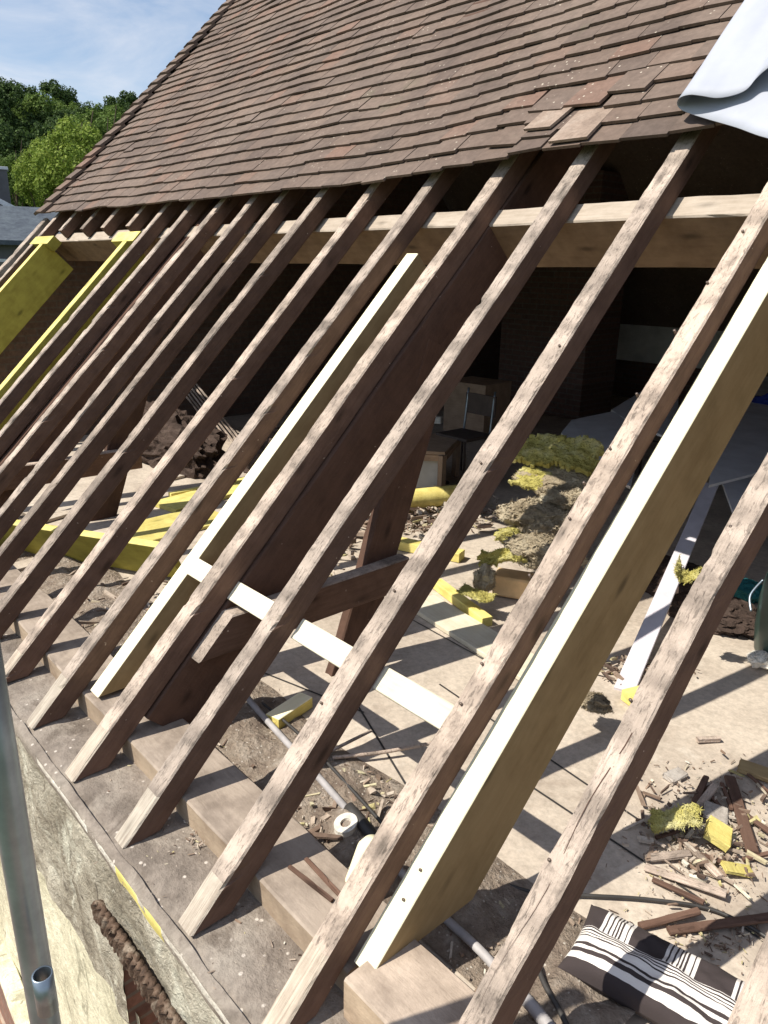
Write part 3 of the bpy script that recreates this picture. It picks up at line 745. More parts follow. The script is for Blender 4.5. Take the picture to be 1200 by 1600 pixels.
# ------------------------------------------------------------------ insulation pile
def wool(px, py, y, r, mat, label, seed, rz=0, rx=0, amp=.42):
    o = tag(lump('insulation_piece', at_y(px, py, y), r, M[mat], amp, seed, 5, 1.7, rz, rx), label, 'insulation')
    me = o.data; rnd = random.Random(seed); base = [v.co.copy() for v in me.vertices]; nb = [v.normal.copy() for v in me.vertices]
    vs = [tuple(v) for v in base]; fs = [tuple(p.vertices) for p in me.polygons]
    rm = (r[0]*r[1]*r[2])**(1/3)
    for _ in range(2600):            # torn fibres and flakes standing off the surface
        k = rnd.randrange(len(base)); p = base[k]; n = nb[k]
        t = Vector((rnd.gauss(0, 1), rnd.gauss(0, 1), rnd.gauss(0, .6))).normalized(); t = (t-n*t.dot(n)*.6).normalized(); b_ = t.cross(n)
        L = rm*rnd.uniform(.06, .22); w = rm*rnd.uniform(.01, .05); q = p+n*rm*rnd.uniform(-.02, .05); e = q+t*L+n*L*rnd.uniform(-.1, .5)
        a = len(vs); vs += [tuple(q-b_*w), tuple(q+b_*w), tuple(e+b_*w*.4), tuple(e-b_*w*.4)]; fs.append((a, a+1, a+2, a+3))
    m2 = bpy.data.meshes.new('insulation_piece'); m2.from_pydata(vs, [], fs); m2.materials.append(M[mat]); o.data = m2
def batt(px, py, y, L, W, T, mat, label, seed, rz=0, rx=0, ry=0, fold=.05):
    rnd = random.Random(seed); nx, nyy = 46, 26; vs = []; fs = []
    ok = lambda u, v: (abs(u) < .80+.22*noise.noise(Vector((v*3.1, seed, 1)))+.10*noise.noise(Vector((v*11, seed, 4)))) and (abs(v) < .76+.26*noise.noise(Vector((u*4.1, seed, 7)))+.12*noise.noise(Vector((u*13, seed, 9))))
    for lay in (0, 1):
        for i in range(nx+1):
            for j in range(nyy+1):
                u = -1+2*i/nx; v = -1+2*j/nyy
                p = Vector((u*L, v*W, fold*math.sin(u*2.3+seed)*1.0+fold*.8*noise.noise(Vector((u*2, v*2, seed)))+fold*.5*u*u))
                th = T*(.6+.5*noise.noise(Vector((u*6, v*6, seed+lay*9))))*(1-.55*max(abs(u), abs(v))**4)
                rg = .18*T*noise.fractal(Vector((u*16, v*12, lay*5+seed)), .8, 2.1, 3)
                vs.append(p+Vector((0, 0, (th if lay else -th)*.5+rg)))
    n1 = (nx+1)*(nyy+1); keep = {}
    for i in range(nx):
        for j in range(nyy):
            if ok(-1+2*(i+.5)/nx, -1+2*(j+.5)/nyy): keep[i, j] = 1
    for (i, j) in keep:
        a = i*(nyy+1)+j; q = (a, a+nyy+1, a+nyy+2, a+1); fs.append(tuple(k+n1 for k in q)); fs.append(q[::-1])
        for (di, dj, e) in ((0, -1, (q[0], q[1])), (1, 0, (q[1], q[2])), (0, 1, (q[2], q[3])), (-1, 0, (q[3], q[0]))):
            if (i+di, j+dj) not in keep: fs.append((e[0], e[1], e[1]+n1, e[0]+n1))
    used = sorted({k for f in fs for k in f})
    for _ in range(900):
        p = vs[rnd.choice(used)]; t = Vector((rnd.gauss(0, 1), rnd.gauss(0, 1), rnd.gauss(0, .35))).normalized(); b_ = t.cross(Vector((0, 0, 1))).normalized()
        Lf = rnd.uniform(.004, .016); w = rnd.uniform(.001, .003); e = p+t*Lf; a = len(vs); vs += [p-b_*w, p+b_*w, e+b_*w*.3, e-b_*w*.3]; fs.append((a, a+1, a+2, a+3))
    o = mesh('insulation_piece', vs, fs, M[mat]); o.location = at_y(px, py, y); o.rotation_euler = (rx, ry, rz); return tag(o, label, 'insulation')
batt(872, 712, 3.80, .30, .17, .07, 'wool_y', 'flat olive yellow insulation batt on top of the pile', 1, .3, .50, .10, .05)
batt(868, 748, 3.72, .29, .15, .035, 'wool_g', 'thin brownish insulation layer under the top batt', 14, .25, .45, .05, .04)
batt(850, 762, 3.64, .24, .10, .05, 'wool_y', 'bright torn yellow strip in the upper part of the insulation pile', 2, .15, .55, .1, .04)
batt(745, 928, 2.78, .11, .07, .02, 'wool_y', 'thin pale yellow shred flat on the white board', 10, .4, 0, 0, .012)
batt(786, 872, 3.02, .16, .06, .05, 'wool_y', 'ragged yellow insulation arch at the front left of the pile', 7, .55, .7, -.1, .06)
batt(1054, 1282, 2.02, .085, .05, .02, 'wool_y', 'fluffy pale yellow tuft on the debris', 13, .5, .2, 0, .03)
batt(1072, 893, 3.05, .06, .045, .03, 'wool_y', 'single yellow green tuft right of the leaning white strip', 11, .4, .4, .3, .03)
wool(880, 778, 3.60, (.16, .12, .06), 'wool_g', 'small grey lump of insulation under the bright torn strip', 3)
wool(838, 808, 3.45, (.22, .14, .085), 'wool_g', 'largest grey green lump in the middle of the insulation pile', 4, .3)
wool(800, 838, 3.30, (.09, .06, .045), 'wool_y', 'small pale yellow tuft hanging at the left of the insulation pile', 5, 1.0, amp=.6)
wool(850, 862, 3.15, (.20, .12, .08), 'wool_g', 'lower brownish grey insulation roll at the foot of the pile', 6, .4)
wool(757, 905, 2.92, (.05, .06, .07), 'wool_g', 'dark green tuft under the ragged yellow arch', 8, amp=.6)
tag(box('foam_block', at_z(802, 912, .06), (.21, .14, .12), M['tan'], rz=.5, bev=.012, jit=.004), 'tan foam block with cut faces in front of the insulation pile', 'foam block')
wool(930, 1098, 2.35, (.055, .045, .03), 'wool_g', 'small dark crumbled tuft on the floor by the pine board', 12, amp=.7)

M['dark_lump'] = rough('dark_heap_brown', [(.05, .035, .028), (.08, .055, .045), (.11, .08, .065)], 8, 6, .8, .03, fine=40, rnd=True)  # for dark heaps added to keep the attic floor dark around them
for (x, y, r, lab, sd) in ((-6.55, 3.15, (.95, .38, .42), 'dark brown heap added to darken the floor at the far left of the attic', 31), (-5.35, 3.75, (.75, .35, .36), 'dark heap added to darken the floor under the broken lattice', 32), (-4.55, 4.3, (.5, .3, .22), 'low dark heap added to darken the floor right of the broken lattice', 33)):
    tag(lump('dark_heap', (x, y, .02), r, M['dark_lump'], .3, sd, 5, 1.5), lab, 'heap')
for (px, py, r, lab, sd) in ((1045, 905, (.30, .22, .11), 'dark lump added to darken the floor behind the leaning white strip', 41), (1120, 960, (.26, .18, .08), 'dark lump added to darken the floor beside the barrel under the plasterboards', 42)):  # more dark lumps, added to darken the floor under the plasterboards
    p = at_z(px, py, .02); tag(lump('dark_heap', p, r, M['dark_lump'], .35, sd, 5, 1.8), lab, 'heap')
# ------------------------------------------------------------------ rubble heaps (uncountable)
def chips(name, regs, label, mat, seed, parent=None, zf=None):
    rnd = random.Random(seed); vs = []; fs = []
    for (x0, y0, x1, y1, n, smin, smax, zmax) in regs:
        for _ in range(n):
            px = (x0+x1)/2+(x1-x0)*.29*rnd.gauss(0, 1); py = (y0+y1)/2+(y1-y0)*.29*rnd.gauss(0, 1)
            p = at_z(px, py, FL+.004); e = smin+(smax-smin)*rnd.random()**2.2; a = rnd.uniform(0, math.tau)
            dx = Vector((math.cos(a), math.sin(a), rnd.uniform(-.3, .3)))*e*rnd.choice([.8, 1.2, 2.2, 3.5])
            dy = Vector((-math.sin(a), math.cos(a), rnd.uniform(-.3, .3)))*e*rnd.uniform(.2, .8)
            dz = Vector((0, 0, 1))*e*rnd.uniform(.2, .7); p = p+Vector((0, 0, rnd.uniform(0, zmax)))
            b = len(vs)
            for sz in (0, 1):
                for (sa, sb) in ((-1, -1), (1, -1), (1, 1), (-1, 1)):
                    k = rnd.uniform(.7, 1.1); vs.append(p+dx*sa*k*.5+dy*sb*k*.5+dz*sz*k)
            fs += [(b+3, b+2, b+1, b), (b+4, b+5, b+6, b+7)]+[(b+i, b+(i+1) % 4, b+4+(i+1) % 4, b+4+i) for i in range(4)]
    return tag(mesh(name, vs, fs, mat), label, 'rubble', kind='stuff')
chips('debris', [(1010, 1235, 1200, 1390, 520, .003, .024, .02), (1000, 1225, 1200, 1400, 900, .0015, .006, .004), (980, 1180, 1200, 1300, 90, .004, .016, .004), (1040, 1440, 1200, 1500, 150, .004, .012, .004), (860, 1380, 1100, 1600, 120, .003, .008, .002)], 'small splinters and plaster crumbs spread over the floor at the right', M['rubble'], 5)
chips('rubble_heap', [(600, 790, 730, 838, 420, .012, .05, .06), (405, 720, 560, 900, 700, .012, .06, .05), (700, 780, 790, 830, 160, .008, .025, .02), (930, 1035, 1050, 1065, 110, .008, .03, .03)], 'broken plaster and brick rubble heaped behind the truss', M['rubble'], 6)
chips('plate_rubble', [(460, 1220, 640, 1320, 190, .006, .03, .03), (240, 1060, 420, 1250, 140, .004, .016, .02), (700, 1400, 900, 1600, 150, .004, .02, .01), (60, 900, 330, 1000, 160, .008, .03, .03)], 'plaster crumbs along the pipe behind the wall plate', M['rubble'], 7)
chips('ledge_crumbs', [(150, 1140, 240, 1230, 60, .003, .010, .004), (290, 1270, 330, 1330, 50, .003, .010, .01), (350, 1400, 520, 1590, 90, .002, .008, .002), (190, 1240, 300, 1400, 60, .002, .008, .002)], 'mortar crumbs scattered on the wall top ledge', M['rubble'], 8)
# larger countable splinters
SP = [((1070, 1288), (1104, 1212), .022, .016, 'brown stick leaning steeply at the top of the debris'), ((1084, 1268), (1118, 1224), .026, .018, 'brown stick next to the steep one in the debris'),
      ((1008, 1338), (1078, 1330), .028, .014, 'short brown lath lying level at the left of the debris'), ((1008, 1352), (1135, 1395), .030, .012, 'long pale lath pointing right under the debris'),
      ((1058, 1300), (1125, 1368), .026, .012, 'pale slat slanting down through the debris'), ((1142, 1212), (1178, 1330), .040, .014, 'broad reddish slat at the right of the debris'),
      ((1000, 1298), (1040, 1322), .010, .006, 'thin pale splinter at the far left of the debris'), ((1128, 1222), (1144, 1262), .012, .01, 'dark splinter above the grey slab'),
      ((1160, 1340), (1205, 1330), .012, .012, 'thin dark stick reaching the right edge of the picture'), ((1000, 1445), (1092, 1420), .022, .014, 'brown stick lying just above the striped cushion'),
      ((1045, 1452), (1215, 1428), .026, .014, 'long reddish stick lying behind the striped cushion'), ((1130, 1365), (1175, 1405), .008, .004, 'thin white edge strip in the lower debris'),
      ((1025, 1308), (1062, 1296), .012, .01, 'small green grey splinter at the left of the debris'),
      ((1098, 1225), (1128, 1262), .012, .012, 'brown splinter crossing behind the two steep sticks'), ((1150, 1260), (1205, 1300), .020, .010, 'pale slat right of the broad reddish slat'),
      ((1020, 1372), (1100, 1408), .016, .010, 'brown slat lying lowest at the left of the debris'), ((1085, 1330), (1150, 1352), .014, .010, 'short slat just under the yellow offcut'), ((1155, 1195), (1205, 1240), .010, .010, 'thin stick crossing under the tan yellow slab')]
for i, (a, b_, w, t, lab) in enumerate(SP):
    p, q = at_z(*a, FL+t+.006), at_z(*b_, FL+t+.02)
    tag(beam('splinter', p, q, w, t, [M['old_top'] if i in (1, 2, 3, 4, 6) else M['old_side'] if i not in (11,) else M['white']], rough_=.0018, seed=i+200, seg=.012), lab, 'splinter', 'broken wood in the debris at the right')
tag(box('yellow_offcut', at_z(1122, 1302, .035), (.075, .085, .03), M['yellow'], rz=.35, rx=.05, ry=.35, bev=.002, jit=.002), 'yellow wood offcut sitting on the debris', 'offcut')
tag(box('yellow_offcut', at_z(1152, 1358, .01), (.04, .09, .014), M['yellow'], rz=-.7, rx=-.2, bev=.002, jit=.002), 'thin yellow sliver under the yellow offcut', 'offcut')
tag(box('yellow_slab', at_z(1182, 1205, .01), (.12, .06, .02), M['pine_side'], rz=.25, rx=.1, bev=.003, jit=.004), 'tan yellow slab of wood above the debris at the right edge', 'slab')
tag(box('grey_slab', at_z(1118, 1270, .02), (.075, .07, .012), M['stone'], rz=.4, rx=.15, ry=.1, bev=.003, jit=.003), 'grey broken slab propped in the debris', 'slab')
tag(box('flat_stone', at_z(1055, 1212, .0), (.05, .08, .022), M['stone'], rz=-.2, bev=.005, jit=.004), 'flat grey stone lying above the debris', 'stone')
tag(box('wood_offcut', at_z(1107, 1155, .004), (.018, .095, .018), M['old_top'], rz=-.62, bev=.002, jit=.0015), 'small dark offcut lying alone on the pale floor', 'offcut')
# cable
tag(tube('cable', [at_z(*p, FL+.012) for p in ((700, 1350), (800, 1385), (850, 1396), (930, 1400), (1010, 1405), (1100, 1418), (1160, 1442), (1215, 1475))], .0055, M['black'], 8), 'grey cable curving over the floor above the striped cushion', 'cable')
# pipes along the plate
tag(tube('conduit_pipe', [at_z(*p, .028) for p in ((250, 930), (315, 995), (345, 1040), (405, 1112), (492, 1208), (580, 1308), (660, 1400), (745, 1480), (785, 1525))], .0125, M['conduit'], 12), 'grey conduit pipe running along behind the wall plate', 'pipe')
tag(tube('flexible_pipe', [at_z(*p, .03) for p in ((805, 1545), (822, 1562), (850, 1595), (900, 1660))], .015, M['conduit'], 12, ribs=.007), 'ribbed grey flexible pipe at the bottom right of centre', 'pipe')
tag(tube('black_pipe', [at_z(*p, .03) for p in ((545, 1262), (592, 1318))], .02, M['black'], 12), 'short black pipe coupling by the roll of tape', 'coupling')
tag(tube('black_cable', [at_z(*p, .03) for p in ((410, 1098), (462, 1142), (505, 1185), (560, 1245), (600, 1290))], .006, M['black'], 8), 'thin black cable lying beside the conduit pipe', 'cable')
tag(tube('black_cable', [at_z(*p, .035) for p in ((838, 1505), (852, 1540), (872, 1575), (905, 1640))], .007, M['black'], 8), 'black cable beside the ribbed flexible pipe', 'cable')
tag(beam('thin_lath', at_z(505, 1178, .03), at_z(580, 1140, .03), .012, .008, [M['old_top']], rough_=.001, seg=.02), 'thin crusty lath in the shadow below the third nogging', 'lath')
tag(tube('thin_rod', [at_z(520, 1184, .02), at_z(600, 1175, .02), at_z(690, 1158, .03)], .007, M['old_top'], 8), 'dark rod lying across the shaded floor patch', 'rod')
for a, b_, lab in (((452, 1352), (520, 1405), 'left of two thin dark twigs on the wall plate'), ((478, 1340), (535, 1400), 'right of two thin dark twigs on the wall plate')):
    tag(beam('twig', at_z(*a, .092), at_z(*b_, .092), .012, .008, [M['old_side']], rough_=.0015, seg=.012), lab, 'twig')
# tape roll, cream piece
tp = at_z(540, 1290, .03); vs = []; fs = []
for i in range(28):
    th = i*math.tau/28
    for (r_, z) in ((.017, -.012), (.036, -.012), (.038, .012), (.017, .012)):
        vs.append(tp+Vector((r_*math.cos(th), r_*math.sin(th), z+.25*r_*math.sin(th))))
for i in range(28):
    for j in range(4): fs.append((i*4+j, i*4+(j+1) % 4, ((i+1) % 28)*4+(j+1) % 4, ((i+1) % 28)*4+j))
tag(mesh('tape_roll', vs, fs, M['white_chip']), 'white roll of tape lying beside the conduit', 'tape')
fp = at_z(556, 1362, .10); vs = []; fs = []
for k, (r_, z) in enumerate(((.014, -.05), (.020, -.01), (.028, .03), (.034, .06), (.026, .072), (.0, .076))):
    for i in range(20): vs.append(fp+Vector((r_*math.cos(i*math.tau/20), r_*math.sin(i*math.tau/20)+.05*z/.06, z)))
for k in range(5):
    for i in range(20): fs.append((k*20+i, k*20+(i+1) % 20, (k+1)*20+(i+1) % 20, (k+1)*20+i))
fs.append(tuple(range(20))[::-1])
tag(mesh('foam_plug', vs, fs, M['foam'], smooth=True), 'cream tapered foam plug standing against the nail studded rafter', 'foam plug')

# ------------------------------------------------------------------ striped cushion
vs = []; fs = []; nu, nv = 60, 30; Lc, Wc, Tc = .235, .108, .052
for s in (1, -1):
    for i in range(nu+1):
        for j in range(nv+1):
            u = -1+2*i/nu; v = -1+2*j/nv
            k = (max(0, 1-abs(u)**6)**.5)*(max(0, 1-abs(v)**3.2)**.55)
            pin = 1-.05*(1-abs(u)**2)*abs(v)**4
            vs.append((u*Lc*(1-.04*(1-v*v)), v*Wc*pin, s*Tc*k*(1+.12*noise.noise(Vector((u*2.5, v*2.5, s))))+(.016*noise.noise(Vector((u*3.5, v*3, 3)))+.005*noise.noise(Vector((u*11, v*9, 8))))*k))
    o_ = 0 if s == 1 else (nu+1)*(nv+1)
    for i in range(nu):
        for j in range(nv):
            a = o_+i*(nv+1)+j; f = (a, a+nv+1, a+nv+2, a+1); fs.append(f if s == 1 else f[::-1])
cu = mesh('cushion', vs, fs, M['cushion'], smooth=True)
cc = at_z(1022, 1518, .06); cu.location = (-.555, 1.475, FL+.062); cu.rotation_euler = (RAD(8), RAD(0), RAD(11))
tag(cu, 'dark brown cushion with white stripes lying at the bottom right', 'cushion')

# ------------------------------------------------------------------ bench and chair in the dark
bn = tag(empty('bench', at_z(655, 775, FL)), 'rough wooden bench frame standing in the dark behind the yellow roll', 'bench')
A0 = at_z(610, 772, FL); B0 = at_z(692, 775, FL); back = Vector((-.35, .55, 0))
hB = .34
for p in (A0, B0, A0+back, B0+back): child(bn, beam('leg', p, p+Vector((0, 0, hB)), .05, .05, [M['brownwood']], up=Vector((0, 1, 0)), seg=.2))
for p, q, z in ((A0, B0, hB-.02), (A0, B0, .03), (A0+back, B0+back, hB-.02), (B0, B0+back, hB-.02)):
    child(bn, beam('rail', p+Vector((0, 0, z+.02)), q+Vector((0, 0, z+.02)), .03, .05, [M['brownwood']], seg=.3))
child(bn, sheet('panel', [A0+Vector((.03, .04, .32)), B0+Vector((-.03, .04, .32)), B0+Vector((-.03, .04, .03)), A0+Vector((.03, .04, .03))], .012, M['plaster']))
child(bn, sheet('bench_top', [A0+Vector((-.02, -.02, hB+.03)), B0+Vector((.02, -.02, hB+.03)), B0+back+Vector((.02, .02, hB+.03)), A0+back+Vector((-.02, .02, hB+.03))], .025, M['brownwood']))
tag(box('white_block', at_z(683, 656, hB+.07), (.09, .06, .06), M['white_chip'], rz=.4), 'small pale block on the rough wooden bench', 'block')
tag(box('cupboard', at_y(745, 640, 6.4)+Vector((0, 0, -.05)), (.55, .5, .75), M['brownwood'], rz=.1), 'tan box cupboard standing in the dark behind the chair', 'cupboard')
ch = tag(empty('chair', at_z(722, 760, FL)), 'dark chair with metal tube frame beside the bench', 'chair')
c1 = at_z(722, 745, FL)
for dx, dy in ((-.16, -.16), (.16, -.16), (-.16, .16), (.16, .16)): child(ch, tube('leg', [c1+Vector((dx, dy, 0)), c1+Vector((dx*.85, dy*.85, .36))], .010, M['dark'], 8))
child(ch, box('seat', c1+Vector((0, 0, .375)), (.36, .34, .03), M['dark'], bev=.01))
for dx in (-.15, .15): child(ch, tube('back_post', [c1+Vector((dx, .16, .36)), c1+Vector((dx, .20, .75))], .010, M['galv'], 8))
child(ch, box('backrest', c1+Vector((0, .195, .62)), (.34, .02, .18), M['dark'], bev=.008))

# ------------------------------------------------------------------ membrane on the tiles (folded over itself)
fr = [(1290, 232, .115), (1200, 216, .112), (1150, 199, .108), (1105, 186, .105), (1080, 178, .105), (1064, 171, .11), (1058, 162, .13), (1062, 153, .165), (1078, 148, .175), (1098, 150, .165), (1120, 153, .15), (1145, 149, .145), (1166, 140, .15), (1182, 122, .165), (1200, 106, .19), (1260, 60, .24)]
P = [at_roof(a, b_, -h) for a, b_, h in fr]
# resample the profile smoothly
Q = []
for i in range(len(P)-1):
    a = P[max(i-1, 0)]; b_ = P[i]; c_ = P[i+1]; d_ = P[min(i+2, len(P)-1)]
    for k in range(6):
        u = k/6; Q.append(.5*((2*b_)+(c_-a)*u+(2*a-5*b_+4*c_-d_)*u*u+(3*b_-a-3*c_+d_)*u**3))
Q.append(P[-1])
vs = []; fs = []; ns = 40
for i, q in enumerate(Q):
    for j in range(ns+1):
        s = 2.2*j/ns; wv = .016*noise.fractal(Vector((q.x*2.5+i*.01, s*1.6, i/len(Q)*3)), 1, 2, 3)*min(1, s*5)
        vs.append(q+LR*s+NR*(wv+s*.01)+Vector((.02*s, 0, 0)))
for i in range(len(Q)-1):
    for j in range(ns):
        a = i*(ns+1)+j; fs.append((a, a+1, a+ns+2, a+ns+1))
tp_ = mesh('roof_membrane', vs, fs, M['tarp'], smooth=True)
so = tp_.modifiers.new('thickness', 'SOLIDIFY'); so.thickness = .002; so.offset = 0
tag(tp_, 'pale grey roofing membrane folded over itself on the tiles at top right', 'membrane')

# ------------------------------------------------------------------ scaffold pole
d0 = ray(38, 1400)/F*1.25+CAM
sp_ = tag(empty('scaffold_pole', (d0.x, d0.y, -2.8)), 'galvanised scaffold pole rising past the lower left corner of the wall', 'scaffold pole')
child(sp_, tube('pole', [(d0.x, d0.y, -2.79), (d0.x, d0.y, 1.6)], .0242, M['galv'], 28))
q = at_z(72, 1522, 0); rr = ray(66, 1522)/F*1.18+CAM
vs = []; fs = []
for (r_, z) in ((.0135, .0), (.016, .0), (.016, -.075), (.0135, -.075), (.0135, 0)):
    for k in range(24): vs.append((rr.x+r_*math.cos(k*math.tau/24), rr.y+r_*math.sin(k*math.tau/24), rr.z+z))
for i in range(4):
    for k in range(24): fs.append((i*24+k, i*24+(k+1) % 24, (i+1)*24+(k+1) % 24, (i+1)*24+k))
child(sp_, mesh('spigot', vs, fs, M['galv'], smooth=True))
# low garden wall beside the pavement below
gw = tag(empty('garden_wall', (-4.6, .2, -2.8)), 'low brick wall with cream capping far below at the lower left', 'wall')
A1 = at_z(-20, 1440, -2.3); B1 = at_z(60, 1640, -2.3)
child(gw, beam('coping', A1, B1, .10, .05, [M['render_cream']], rough_=.004, seg=.1))
child(gw, beam('brickwork', A1-Vector((0, 0, .05)), B1-Vector((0, 0, .05)), .09, .45, [M['brick']], seg=.3))

# ------------------------------------------------------------------ neighbours
def roofhouse(x, y, rz, L, W, zw, rise, label, chim=True, dorm=False):
    hz = tag(empty('neighbour_house', (x, y, -2.8)), label, 'house')
    mw = Matrix.Translation((x, y, 0)) @ Matrix.Rotation(rz, 4, 'Z')
    def P(v): return mw @ Vector(v)
    l, w = L/2, W/2
    vs = [P(v) for v in ((-l, -w, -2.9), (l, -w, -2.9), (l, w, -2.9), (-l, w, -2.9), (-l, -w, zw), (l, -w, zw), (l, w, zw), (-l, w, zw), (-l, 0, zw+rise), (l, 0, zw+rise))]
    child(hz, mesh('wall', vs, [(0, 1, 5, 4), (1, 2, 6, 9, 5), (2, 3, 7, 6), (3, 0, 4, 8, 7)], M['nwall']))
    l2, w2 = l+.25, w+.3; dz = .3*rise/w
    top = [(-l2, -w2, zw-dz), (l2, -w2, zw-dz), (l2, 0, zw+rise), (-l2, 0, zw+rise), (-l2, w2, zw-dz), (l2, w2, zw-dz)]
    vs = [P((a, b_, c_+.14)) for a, b_, c_ in top]+[P((a, b_, c_+.02)) for a, b_, c_ in top]
    rf = child(hz, mesh('roof', vs, [(0, 1, 2, 3), (3, 2, 5, 4), (9, 8, 7, 6), (10, 11, 8, 9), (0, 6, 7, 1), (4, 5, 11, 10), (0, 3, 9, 6), (3, 4, 10, 9), (1, 7, 8, 2), (2, 8, 11, 5)], M['slate']))
    # pale verge boards
    for sx in (-1, 1):
        for sy in (-1, 1):
            child(hz, beam('verge_board', P((sx*(l2+.03), sy*w2, zw-dz+.17)), P((sx*(l2+.03), 0, zw+rise+.17)), .10, .16, [M['nwhite']], seg=.8))
    if chim:
        c = P((l*.35, .2, zw+rise+.35)); cb = box('chimney', c, (.55, .9, 1.5), M['nwall'], rz=rz, bev=.02); child(hz, cb)
        child(hz, box('chimney_cap', c+Vector((0, 0, .8)), (.65, 1.0, .10), M['nwhite'], rz=rz, bev=.01))
    for k in range(3):
        c = P((-l+L*(k+.5)/3, -w-.01, zw-1.0)); wn = child(hz, box('window', c, (.9, .08, 1.1), M['nwhite'], rz=rz, bev=.01))
        c2 = P((-l+L*(k+.5)/3, -w-.055, zw-1.0)); pn = box('pane', c2, (.74, .02, .94), M['glass'], rz=rz, bev=0); child(hz, pn)
    c = P((l+.01, 0, zw-.8)); child(hz, box('window', c, (.08, .8, 1.0), M['glass'], rz=rz, bev=.01))
    return hz
def dirat(px, py, dist):
    r = ray(px, py); k = dist/math.hypot(r.x, r.y); return CAM+r*k
q = dirat(0, 350, 27); roofhouse(q.x, q.y, RAD(73), 10, 5.5, 2.25, .95, 'blue grey slate roofed house with a chimney, nearest beyond the gable', chim=False)
q = dirat(-10, 330, 34); roofhouse(q.x, q.y, RAD(-18), 6, 5, 2.5, 1.3, 'farther slate roofed house with pale verge boards and a chimney stack', chim=True)
q = dirat(-260, 360, 40); roofhouse(q.x, q.y, RAD(60), 10, 7, 2.6, 2.2, 'distant slate roofed house outside the left edge of the picture', chim=False)

# ------------------------------------------------------------------ trees
def crown_mesh(name, rx, rz, n, leaf, mat, seed, clumps=46, trunk=0):
    rnd = random.Random(seed); vs = []; fs = []; cl = []
    for _ in range(clumps):
        a = rnd.uniform(0, math.tau); z = rnd.uniform(-.75, 1); r = math.sqrt(max(0, 1-z*z))*rnd.uniform(.55, 1.0)
        cl.append((Vector((math.cos(a)*r*rx, math.sin(a)*r*rx, z*rz*rnd.uniform(.75, 1.05))), rnd.uniform(.16, .34)*rx))
    for i in range(n):
        c, rr = cl[rnd.randrange(clumps)]
        d = Vector((rnd.gauss(0, 1), rnd.gauss(0, 1), rnd.gauss(0, 1))).normalized()
        p = c+d*rr*rnd.uniform(.6, 1.08)
        nrm = (d+Vector((rnd.gauss(0, .5), rnd.gauss(0, .5), rnd.gauss(0, .5)+.3))).normalized()
        t = nrm.orthogonal().normalized(); t = Matrix.Rotation(rnd.uniform(0, 6.3), 3, nrm) @ t; b_ = nrm.cross(t)
        s = leaf*rnd.uniform(.6, 1.3); k = len(vs)
        vs += [p-t*s, p-b_*s*.6, p+t*s, p+b_*s*.6]; fs.append((k, k+1, k+2, k+3))
    me = bpy.data.meshes.new(name); me.from_pydata([tuple(v) for v in vs], [], fs); me.materials.append(mat); return me
def trunk_mesh(h, r, seed):
    rnd = random.Random(seed); vs = []; fs = []
    def limb(p, q, r0, r1):
        d = (q-p).normalized(); a = d.orthogonal().normalized(); b_ = d.cross(a); k = len(vs)
        for (c, rr) in ((p, r0), (p.lerp(q, .5)+a*r0*.4, (r0+r1)/2), (q, r1)):
            for i in range(7):
                th = i*math.tau/7; vs.append(c+(a*math.cos(th)+b_*math.sin(th))*rr)
        for j in range(2):
            for i in range(7): fs.append((k+j*7+i, k+j*7+(i+1) % 7, k+(j+1)*7+(i+1) % 7, k+(j+1)*7+i))
    limb(Vector((0, 0, 0)), Vector((.1, 0, h)), r, r*.5)
    for i in range(6):
        a = rnd.uniform(0, 6.3); z = h*rnd.uniform(.4, .9); L = h*rnd.uniform(.3, .5)
        limb(Vector((.05, 0, z)), Vector((math.cos(a)*L, math.sin(a)*L, z+L*.9)), r*.4, r*.12)
    me = bpy.data.meshes.new('trunk'); me.from_pydata([tuple(v) for v in vs], [], fs); me.materials.append(M['bark']); return me
CR = [crown_mesh('crown', 4.0, 4.4, 10000, .20, M['leaf_d'], 1), crown_mesh('crown', 4.4, 4.0, 10000, .20, M['leaf_m'], 2), crown_mesh('crown', 3.6, 4.8, 10000, .20, M['leaf_d'], 3), crown_mesh('crown', 4.2, 4.4, 10000, .20, M['leaf_l'], 4)]
TK = trunk_mesh(6.5, .35, 1)
def tree(p, kind, s, rz, label, grp='trees of the wood on the hillside'):
    t = tag(empty('tree', p), label, 'tree', grp); t.rotation_euler = (0, 0, rz); t.scale = (s, s, s)
    c = bpy.data.objects.new('crown', CR[kind]); C.objects.link(c); c.parent = t; c.location = (0, 0, 7.0)
    k = bpy.data.objects.new('trunk', TK); C.objects.link(k); k.parent = t
LB = ['dark green broadleaf tree of the wood on the hillside', 'mid green broadleaf tree of the wood on the hillside', 'tall dark green tree of the wood on the hillside', 'bright yellow green tree of the wood on the hillside']
rt = random.Random(21)
# rows of trees up the hillside; azimuth measured in photo pixels so that the seen ones stand where the photo has them
for (dist, pxs, base) in ((66, range(-120, 330, 40), 0), (80, range(-150, 340, 34), 0), (96, range(-160, 350, 30), 0), (114, range(-170, 360, 26), 0), (134, range(-180, 380, 24), 0)):
    for i, px in enumerate(pxs):
        q = dirat(px+rt.uniform(-10, 10), 240, dist+rt.uniform(-5, 5)); kind = rt.choice([0, 2, 0, 2, 1, 1] if dist < 115 else [1, 3, 1, 0, 3, 2])
        tree((q.x, q.y, gh(q.x, q.y)-.3), kind, rt.uniform(.56, .78), rt.uniform(0, 6.3), LB[kind])
